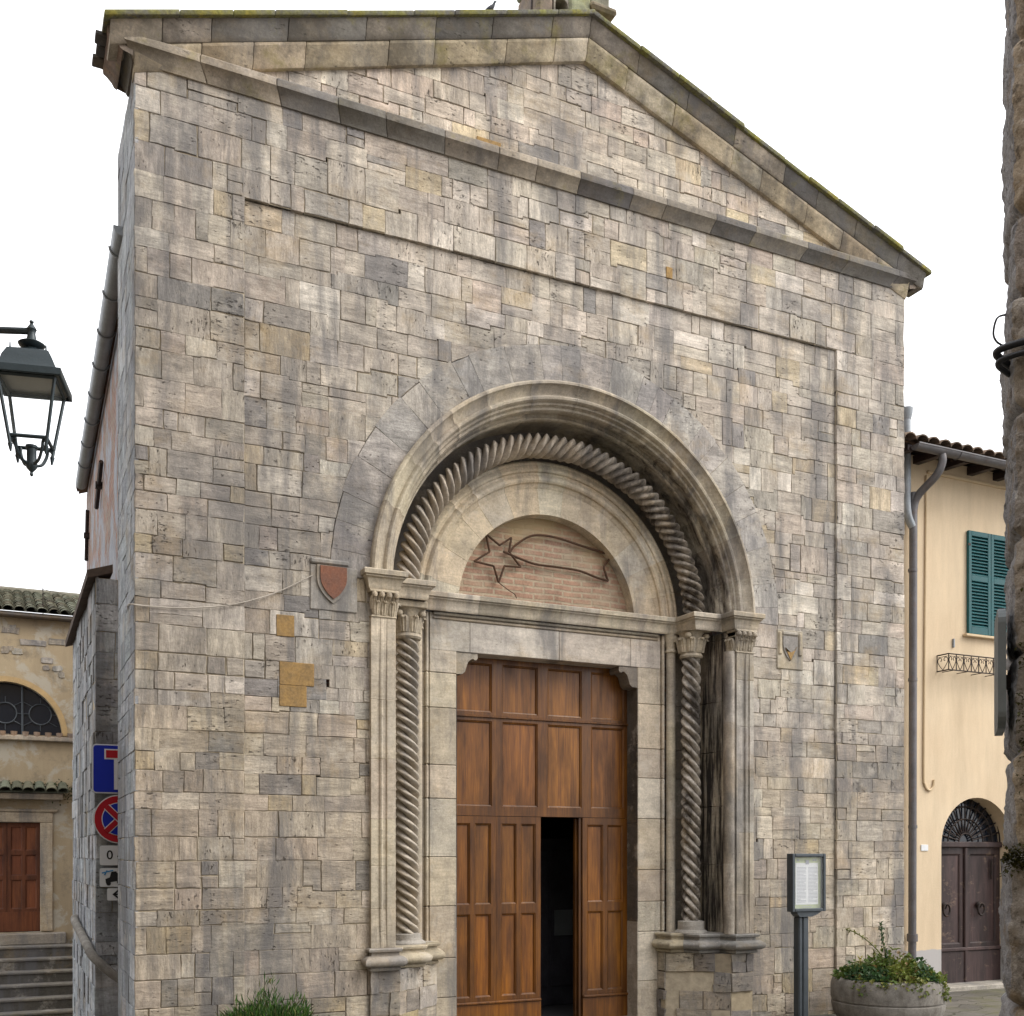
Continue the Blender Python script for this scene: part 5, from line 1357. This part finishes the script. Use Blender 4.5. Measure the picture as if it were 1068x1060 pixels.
for cx_ in (lx, lx - .6, lx + .62):
    mb.tube([(cx_ + .2 * math.cos(k), YB + .18, lz + .42 + .2 * math.sin(k)) for k in [2 * math.pi * q / 20 for q in range(20)]], .014, 6, closed=True)
    for k in range(8): mb.tube([(cx_ + .2 * math.cos(k * math.pi / 4), YB + .18, lz + .42 + .2 * math.sin(k * math.pi / 4)), (cx_ + .42 * math.cos(k * math.pi / 4), YB + .18, lz + .42 + .32 * math.sin(k * math.pi / 4))], .009, 5)
mb.build('grille', M['irongrey'], lw)
mb = MB(); mb.box((-3.5, YB - .10, 4.03), (1.5, YB, 4.12), bev=.015, tone=(.40, .33, .25))
for k in range(24): mb.lathe([(.05, 0), (.06, .1)], (-3.4 + k * .2, YB - .05, 4.10), 8, tone=(.32, .22, .15))
mb.build('ledge', M['carved'], ch)
mb = MB(); mb.box((A0 - .2, YB - .22, 6.38), (A1, YB + .2, 6.462), bev=.02, tone=(.17, .13, .09)); mb.build('eave_cornice', M['carved'], ch)
mb = MB(); tile_roof(mb, (-4.0, YB - .25, 6.46), (1, 0, 0), Vector((0, 1, .3)), 40, 12, rg=random.Random(6), base=(.20, .19, .14)); mb.tube([(-4.2, YB + 3.75, 7.66), (4.1, YB + 3.75, 7.66)], .14, 10, tone=(.14, .13, .10)); mb.build('roof', M['tile'], ch)
# tile canopy over door
mb = MB(); mb.prism([(YB - .34, 3.0), (YB, 3.12), (YB, 2.9), (YB - .30, 2.9)], -2.0, .05, tone=(.40, .33, .25), fn=lambda p: (p[1], p[0], p[2])); cn = mb.build('door_canopy', M['carved'], ch, recalc=True)
mb = MB(); tile_roof(mb, (-2.05, YB - .40, 3.02), (1, 0, 0), Vector((0, 1, .42)), 11, 1, tl=.38, rg=random.Random(9), base=(.17, .17, .12)); mb.build('canopy_tile', M['tile'], cn)
mb = MB()
for i in range(500):
    x = rk_.gauss(-.02, .16); z = rk_.gauss(3.05, .08); 
    if rk_.random() < .3: x = rk_.uniform(-1.8, .1); z = 3.18 + rk_.uniform(-.03, .04)
    k = rk_.uniform(.5, 1.1); leaf_quad(mb, (x, YB - rk_.uniform(.02, .22), z), rv(rk_), (0, 0, 1), .05, .035, (.04 * k, .06 * k, .018 * k))
o = mb.build('moss', M['leaf']); tag(o, 'dark green moss tuft on the tiled canopy of the chapel door', 'moss')
mb = MB(); t_ = (.45, .37, .27)
mb.box((dx1, YB - .05, .36), (dx1 + .22, YB + .05, 2.46), tone=t_, bev=.012); mb.box((dx0 - .22, YB - .05, .36), (dx0, YB + .05, 2.46), tone=t_, bev=.012)
mb.box((dx0 - .22, YB - .052, 2.462), (dx1 + .22, YB + .05, 2.66), tone=t_, bev=.012); mb.box((dx0 - .26, YB - .08, 2.662), (dx1 + .3, YB + .05, 2.72), tone=t_, bev=.012)
mb.build('door_surround', M['carved'], ch)
mb = MB(); mid = (dx0 + dx1) / 2
for a_, b_ in ((dx0, mid - .005), (mid + .005, dx1)):
    framed(mb, leafxs(a_, b_, 2, .06), [.37, .80, 1.36, 1.44, 1.84, 1.92, 2.38, 2.455], YB + .06, rg=rd)
mb.box((dx0, YB + .045, .37), (dx1, YB + .059, .74), tone=(.8,) * 3)
mb.box((dx0 - .1, YB + .12, .2), (dx1 + .1, YB + .16, 2.6), tone=(.2,) * 3); mb.build('door', M['chapelwood'], ch)
n_ = 7; h_ = (.34 + 1.12) / n_
for k in range(n_):
    mb = MB(); z1_ = .34 - k * h_; y1_ = YB - .35 - k * .30; wl = (-2.6 - .06 * k, .55)
    if k == 0: mb.box((dx0 - .4, YB - .34, z1_ - h_), (dx1 + .45, YB - .001, z1_), bev=.015, tone=(.28, .245, .20))
    mb.box((wl[0], y1_ - .28, z1_ - h_ - .4), (wl[1], YB - .36 + .012 * k, z1_ - h_ - .05), tone=(.10, .09, .075))
    mb.box((wl[0] - .03, y1_ - .315, z1_ - h_ - .049), (wl[1], y1_ + .02, z1_ - h_), bev=.012, tone=(.20, .18, .15))
    mb.build('step', M['carved'], ch)
t = thing('tv_antenna', 'thin metal aerial standing on the chapel roof', 'antenna', (-.3, 13.0, 6.5))
mb = MB(); mb.tube([(-.29, 13.0, 6.4), (-.29, 13.0, 7.02)], .009, 6); mb.build('mast', M['iron'], t)
mb = MB()
for z, l_ in ((6.98, .42), (6.80, .3), (6.70, .34)):
    mb.tube([(-.3, 13.0, z), (-.3 + l_, 13.1, z - .05)], .005, 5)
    for k in range(3): mb.tube([(-.3 + l_ * k / 3, 12.95 + .03 * k, z - .015 * k), (-.3 + l_ * k / 3, 13.15 + .03 * k, z - .015 * k)], .004, 5)
mb.build('antenna_arm', M['iron'], t)

# ------------------------------------------------------------------ helpers in the camera-yaw frame (street houses are skewed to the church)
def cw_(r, d, z=0.):  # right, forward of the standpoint -> world
    return Vector((CAM.x + r * math.cos(CYAW) + d * math.sin(CYAW), CAM.y - r * math.sin(CYAW) + d * math.cos(CYAW), z))
# ------------------------------------------------------------------ ROUGH STONE BUILDING on the right
A = cw_(1.853, 4.0); Bf = cw_(2.055, 4.5); dL = (Bf - A).normalized(); dF = Vector((-dL.y, dL.x, 0)) * -1
if dF.dot(cw_(1, 0) - cw_(0, 0)) < 0: dF = -dF
sb = thing('stone_house', 'rough grey rubble stone house corner at right edge of the street', 'house', A)
rs = random.Random(13)
lev = [-.3, .62, 1.02, 1.30, 1.875, 2.25, 2.62, 3.05, 3.52, 3.95, 4.25, 4.9, 5.3, 5.9, 6.4, 7.0]
mb = MB(); nU = 44; nV = -1
jx = [rs.uniform(-.012, .012) for _ in lev]
step = .014; zz_ = []
z = -.3
while z < 7.0: zz_.append(z); z += step if .2 < z < 5.2 else .05
us = [-.60 + .02 * i for i in range(20)] + [-.2 + .0125 * i for i in range(33)] + [.25 + .04 * i for i in range(20)]
def lvl(z):
    for i in range(len(lev) - 1):
        if lev[i] <= z < lev[i + 1]: return i
    return len(lev) - 2
rows = []; tns = []
LT = [pick([((.42, .375, .33), 3), ((.36, .33, .30), 3), ((.45, .385, .30), 2)], rs) for _ in lev]
for z in zz_:
    i = lvl(z); e = min(z - lev[i], lev[i + 1] - z); row = []
    groove = -.035 * math.exp(-(e / .018) ** 2) * (1.3 if i in (3, 8) else .8)
    for u in us:
        # u<0: along left face (into the distance), u>0: along front face; rounded arris
        q = mnoise.fractal((u * 5 + i * 7.3, z * 5, i * 3.1), .9, 2.0, 5) * .014 + mnoise.fractal((u * 26, z * 26, 4.0), .8, 2.0, 4) * .009
        c = .05
        if u <= -c: p = A + dL * (-u); nrm = -dF
        elif u >= c: p = A + dF * u; nrm = -dL
        else:
            t_ = (u + c) / (2 * c) * math.pi / 2; nrm = (-dF * math.cos(t_) - dL * math.sin(t_)); p = A + dL * c + dF * c + nrm * c
        p = p + nrm * (q + groove + jx[i]); row.append((p.x, p.y, z))
    rows.append(row); tns.append(LT[i])
mb.grid(rows, False, tonef=lambda i, j: tns[i] if us[j] > -.02 else tuple(x * 1.15 for x in (tns[i][2], tns[i][2] * 1.0, tns[i][2] * 1.06)))  # left face lighter and bluer: sky light painted into its tone
mb.build('quoin', M['rough'], sb, smooth=70)
mb = MB(); rq = random.Random(14)
e0 = A + dF * 1.0; e1 = A + dF * 7
ashlar(mb := MB(), 0, 6, [-.3] + lev[1:], lambda u, v, o: tuple(Vector((e0.x, e0.y, v)) + dF * u - dL * o), rq) if False else None
mb = MB(); mb.stone = M['rough']
ashlar(mb, 0, 5.5, mkcourses(-.3, 7.0, .25, .45, rq), lambda u, v, o: tuple(Vector((e0.x, e0.y, v)) + dF * u - dL * o), rq, wlo=.3, whi=.7, proudf=.02, rag=.012)
g0 = A + dL * .62 + dF * .02
mb.mat(M['rough'])
for za_, zb_ in ((-.3, 7.0),):
    q = [A + dL * .60 + dF * .03, A + dL * .60 + dF * 6.5, A + dF * 6.5]
    for a_, b_ in zip(q[:-1], q[1:]): mb.poly([(a_.x, a_.y, za_), (b_.x, b_.y, za_), (b_.x, b_.y, zb_), (a_.x, a_.y, zb_)])
mb.build('rubble_wall', None, sb)
mb = MB()
mb.poly([tuple(A + Vector((0, 0, 7))), tuple(A + dF * 6.5 + Vector((0, 0, 7))), tuple(A + dF * 6.5 + dL * .6 + Vector((0, 0, 7))), tuple(A + dL * .6 + Vector((0, 0, 7)))], (.15, .1, .08))
mb.build('eave', M['tile'], sb)
# moss on the quoin
mb = MB()
for i in range(900):
    z = rs.choice([rs.gauss(2.55, .18), rs.gauss(2.3, .12), rs.gauss(1.84, .025), rs.gauss(1.86, .02)]); u = rs.uniform(.0, .16)
    if z < 2: u = rs.uniform(-.05, .1)
    p = A + dF * (u + .02) - dL * rs.uniform(.005, .022) + Vector((0, 0, z)); k = rs.uniform(.5, 1.2)
    leaf_quad(mb, p, rv(rs), (0, 0, 1), .018, .012, (.075 * k, .075 * k, .022 * k))
o = mb.build('moss', M['leaf']); tag(o, 'olive moss patches on the rough stone house corner', 'moss')
# sign plate seen edge-on
t = thing('sign_plate', 'grey rounded sign plate seen edge on at the rough stone corner', 'road sign', A - dF * .05 + Vector((0, 0, 2.33)))
c0 = A + dL * .02 - dF * .018
mb = MB(); pl = rrect(.17, 2.565, .36, .455, .06)
mb.prism(pl, 0, .028, fn=lambda p: tuple(c0 + dL * p[0] * 1.0 - dF * p[1] + Vector((0, 0, p[2] - c0.z)))); mb.build('panel', M['signgrey'], t, recalc=True)
mb = MB(); mb.box((0, 0, 0), (.05, .055, .05), fn=lambda p: tuple(c0 + dL * (.1 + p[0]) + dF * p[1] + Vector((0, 0, 2.5 + p[2])))); mb.build('bracket', M['iron'], t)
# cable looped round the corner
mb = MB()
def cp(u, o, z):   # along the corner unfolded
    return (A + (dL * -u if u < 0 else dF * u) - (dF if u < 0 else dL) * o + Vector((0, 0, z)))
mb.tube(smoothpts([cp(5.5, .03, 4.0), cp(2.5, .035, 3.86), cp(.7, .03, 3.80), cp(.35, .03, 3.765), cp(.12, .03, 3.755), A - dF * .045 - dL * .03 + Vector((0, 0, 3.73)), cp(-.05, .02, 3.715), cp(-.09, -.02, 3.70)], 8), .014, 8)
mb.tube(smoothpts([cp(5.5, .035, 3.95), cp(2.5, .035, 3.80), cp(.7, .035, 3.77), cp(.35, .035, 3.735), cp(.12, .035, 3.715), A - dF * .04 - dL * .03 + Vector((0, 0, 3.69)), cp(-.05, .015, 3.675), cp(-.09, -.02, 3.67)], 8), .011, 8)
mb.tube(smoothpts([cp(-.02, .02, 3.88), A - dF * .05 - dL * .005 + Vector((0, 0, 3.86)), A - dF * .062 + Vector((0, 0, 3.81)), A - dF * .05 + Vector((0, 0, 3.775)), cp(-.03, .02, 3.765)], 8), .004, 6)
o = mb.build('cable', M['cable'], None, smooth=60); tag(o, 'black cables looped around the rough stone corner', 'cable')

# ------------------------------------------------------------------ street houses behind the standpoint and at the left (out of view; left one holds the lantern, both made tall to shade the church front)
def street_house(name, label, r0, r1, d0, d1, h, wall_face):
    t = thing(name, label, 'house', cw_((r0 + r1) / 2, (d0 + d1) / 2))
    mb = MB(); z0_ = -1.5
    P = [cw_(r0, d0), cw_(r1, d0), cw_(r1, d1), cw_(r0, d1)]
    for i in range(4):
        a_, b_ = P[i], P[(i + 1) % 4]; mb.poly([(a_.x, a_.y, z0_), (b_.x, b_.y, z0_), (b_.x, b_.y, h), (a_.x, a_.y, h)])
    mb.build('wall', M['housestucco'], t)
    mb = MB(); c = [cw_(r0 - .1, d0 - .1, h), cw_(r1 + .06, d0 - .1, h), cw_(r1 + .06, d1 + .06, h), cw_(r0 - .1, d1 + .06, h)]
    m0 = cw_((r0 + r1) / 2, d0 + .5, h + 1.3); m1 = cw_((r0 + r1) / 2, d1 - .5, h + 1.3)
    for q in ([c[0], c[1], m0], [c[1], c[2], m1, m0], [c[2], c[3], m1], [c[3], c[0], m0, m1], c): mb.poly(q, (.22, .13, .09))
    mb.build('roof', M['tile'], t)
    n_ = int(abs(d1 - d0 if wall_face in 'LR' else r1 - r0) / 2.6)
    for k in range(n_):
        for z in (1.0, 4.2, 7.1):
            mb = MB()
            if wall_face in 'LR':
                r_ = r1 if wall_face == 'R' else r0; s_ = .03 if wall_face == 'R' else -.03; dd = d0 + 1.3 + k * 2.6
                f = lambda p: tuple(cw_(r_ + s_ * p[1], dd + p[0], p[2]))
            else:
                rr2 = r0 + 1.3 + k * 2.6; f = lambda p: tuple(cw_(rr2 + p[0], d1 + .03 * p[1], p[2]))
            mb.box((-.5, .05, z), (.5, 1, z + 1.5), fn=f); mb.box((-.6, .05, z - .1), (.6, 3, z - .01), fn=f); mb.build('window', M['olddoor'], t)
    return t
street_house('unseen_house', 'plain plaster street house left of the standpoint holding the lantern', -9.5, -4.05, -5.5, 7.6, 11.0, 'R')
street_house('unseen_house', 'unseen plaster house added behind the standpoint to shade the church front', -3.6, 14.5, -13.0, -5.0, 13.0, 'F')

# ------------------------------------------------------------------ LANTERN
LC = cw_(-2.895, 6.5); LZ = 4.14
lt = thing('street_lantern', 'dark green wall lantern hanging from a horizontal arm at the left', 'street lamp', (LC.x, LC.y, LZ))
ryaw = Matrix.Rotation(-CYAW + R(13), 3, 'Z')
def lp(p): return tuple(Vector((LC.x, LC.y, 0)) + ryaw @ Vector((p[0] * .92, p[1] * .92, p[2])))
mb = MB()
zE = 4.73      # eave height
def sq(w, z): return [lp((-w, -w, z)), lp((w, -w, z)), lp((w, w, z)), lp((-w, w, z))]
mb.grid([sq(.212, zE - .045), sq(.216, zE - .04), sq(.214, zE), sq(.178, zE + .012), sq(.165, zE + .03), sq(.150, zE + .08), sq(.125, zE + .128), sq(.10, zE + .142), sq(.05, zE + .15)], True)
mb.grid([sq(.212, zE - .045), sq(.20, zE - .045), sq(.196, zE - .005)], True)
for sx_ in (-1, 1):
    for sy_ in (-1, 1): mb.tube([lp((sx_ * .108, sy_ * .108, zE + .13)), lp((sx_ * .108, sy_ * .108, zE + .165))], [.006, .004], 6)
mb.build('hood', M['lampgreen'], lt, smooth=30, recalc=True)
mb = MB(); mb.lathe([(r_, z * .72) for r_, z in ((.075, 0), (.06, .02), (.045, .04), (.04, .055), (.055, .06), (.072, .075), (.078, .09), (.06, .105), (.04, .112), (.03, .12), (.026, .15), (.022, .18), (.024, .20), (.03, .215), (.022, .235), (.012, .255), (.008, .265), (.013, .275), (.012, .287), (.002, .295))], (LC.x, LC.y, zE + .14), 18); mb.build('finial', M['lampgreen'], lt, smooth=40)
mb = MB(); mb.poly(sq(.192, zE - .02)); mb.grid([sq(.192, zE - .02), sq(.165, zE - .055)], True); mb.build('reflector', M['lampwhite'], lt)
zb0 = 4.325; wt_, wb_ = .172, .108
mb = MB()
for sx_ in (-1, 1):
    for sy_ in (-1, 1):
        mb.tube([lp((sx_ * wt_, sy_ * wt_, zE - .04)), lp((sx_ * wb_, sy_ * wb_, zb0 - .03))], .0115, 6); mb.tube([lp((sx_ * wb_, sy_ * wb_, zb0 - .03)), lp((sx_ * wb_ * .97, sy_ * wb_ * .97, zb0 - .075))], [.016, .006], 6)
        mb.tube(smoothpts([lp((sx_ * wb_, sy_ * wb_, zb0 + .0)), lp((sx_ * wb_ * .8, sy_ * wb_ * .8, zb0 + .01)), lp((sx_ * wb_ * .72, sy_ * wb_ * .72, zb0 - .04)), lp((sx_ * wb_ * .5, sy_ * wb_ * .5, zb0 - .095)), lp((sx_ * .02, sy_ * .02, zb0 - .115))], 5), .010, 6)
for w_, z in ((wt_, zE - .045), (wb_ + .004, zb0 + .02)):
    c = [lp((-w_, -w_, z)), lp((w_, -w_, z)), lp((w_, w_, z)), lp((-w_, w_, z))]
    for i in range(4): mb.tube([c[i], c[(i + 1) % 4]], .0115, 6)
mb.lathe([(.004, -.185), (.012, -.175), (.008, -.16), (.03, -.135), (.034, -.11), (.028, -.10), (.028, -.02), (.034, -.015), (.034, .0), (.0, .0)], (LC.x, LC.y, zb0), 14)
mb.build('frame', M['lampgreen'], lt, smooth=40)
for i in range(4):
    mb = MB(); q = [(-1, -1), (1, -1), (1, 1), (-1, 1)]; a_, b_ = q[i], q[(i + 1) % 4]
    mb.poly([lp((a_[0] * .106, a_[1] * .106, zb0 + .02)), lp((b_[0] * .106, b_[1] * .106, zb0 + .02)), lp((b_[0] * .168, b_[1] * .168, zE - .05)), lp((a_[0] * .168, a_[1] * .168, zE - .05))]); mb.build('glass_pane', M['glass'], lt)
mb = MB(); arm = cw_(-4.05, 6.45)
mb.tube([(LC.x, LC.y, zE + .285), (arm.x, arm.y, zE + .30)], .021, 8); mb.tube(smoothpts([(arm.x, arm.y, zE - .15), tuple(cw_(-3.8, 6.46, zE + .05)), tuple(cw_(-3.45, 6.48, zE + .30))], 6), .014, 6)
mb.build('arm', M['lampgreen'], lt, smooth=40)

# ------------------------------------------------------------------ pigeon on the gable
pg = Vector((3.30, -.1, 10.085))
mb = MB()
def ring(c, d, rx, rz, n_=12):
    d = Vector(d).normalized(); s_ = d.cross(Vector((0, 0, 1))).normalized(); u = s_.cross(d)
    return [tuple(Vector(c) + s_ * rx * math.cos(2 * math.pi * k / n_) + u * rz * math.sin(2 * math.pi * k / n_)) for k in range(n_)]
spine = [((-.19, 0, .075), .012, .004), ((-.13, 0, .095), .028, .012), ((-.07, 0, .125), .048, .04), ((0, 0, .155), .058, .056), ((.05, 0, .185), .052, .054), ((.085, 0, .225), .034, .036), ((.10, 0, .265), .026, .027), ((.112, 0, .29), .028, .029), ((.13, 0, .30), .022, .022), ((.147, 0, .298), .009, .009), ((.165, 0, .292), .003, .003)]
rows = []
yaw = Matrix.Rotation(R(-35), 3, 'Z') * .42
yaw = Matrix.Rotation(R(-35), 3, 'Z') @ Matrix.Scale(.42, 3)
for i, (p, a_, b_) in enumerate(spine):
    d = Vector(spine[min(i + 1, len(spine) - 1)][0]) - Vector(spine[max(i - 1, 0)][0])
    rows.append([tuple(pg + yaw @ Vector(q)) for q in ring(p, d, a_, b_)])
mb.grid(rows, True, tonef=lambda i, j: (.06, .065, .075) if i < 3 else (.10, .105, .12) if i < 5 else (.05, .06, .07)); mb.poly(rows[0]); mb.poly(rows[-1])
for s_ in (-.02, .02): mb.tube([tuple(pg + yaw @ Vector((.0, s_, .11))), tuple(pg + yaw @ Vector((.005, s_, .0)))], .003, 5)
o = mb.build('bird', M['bird'], None, smooth=60); tag(o, 'small dark bird perched on the left slope of the gable', 'bird')
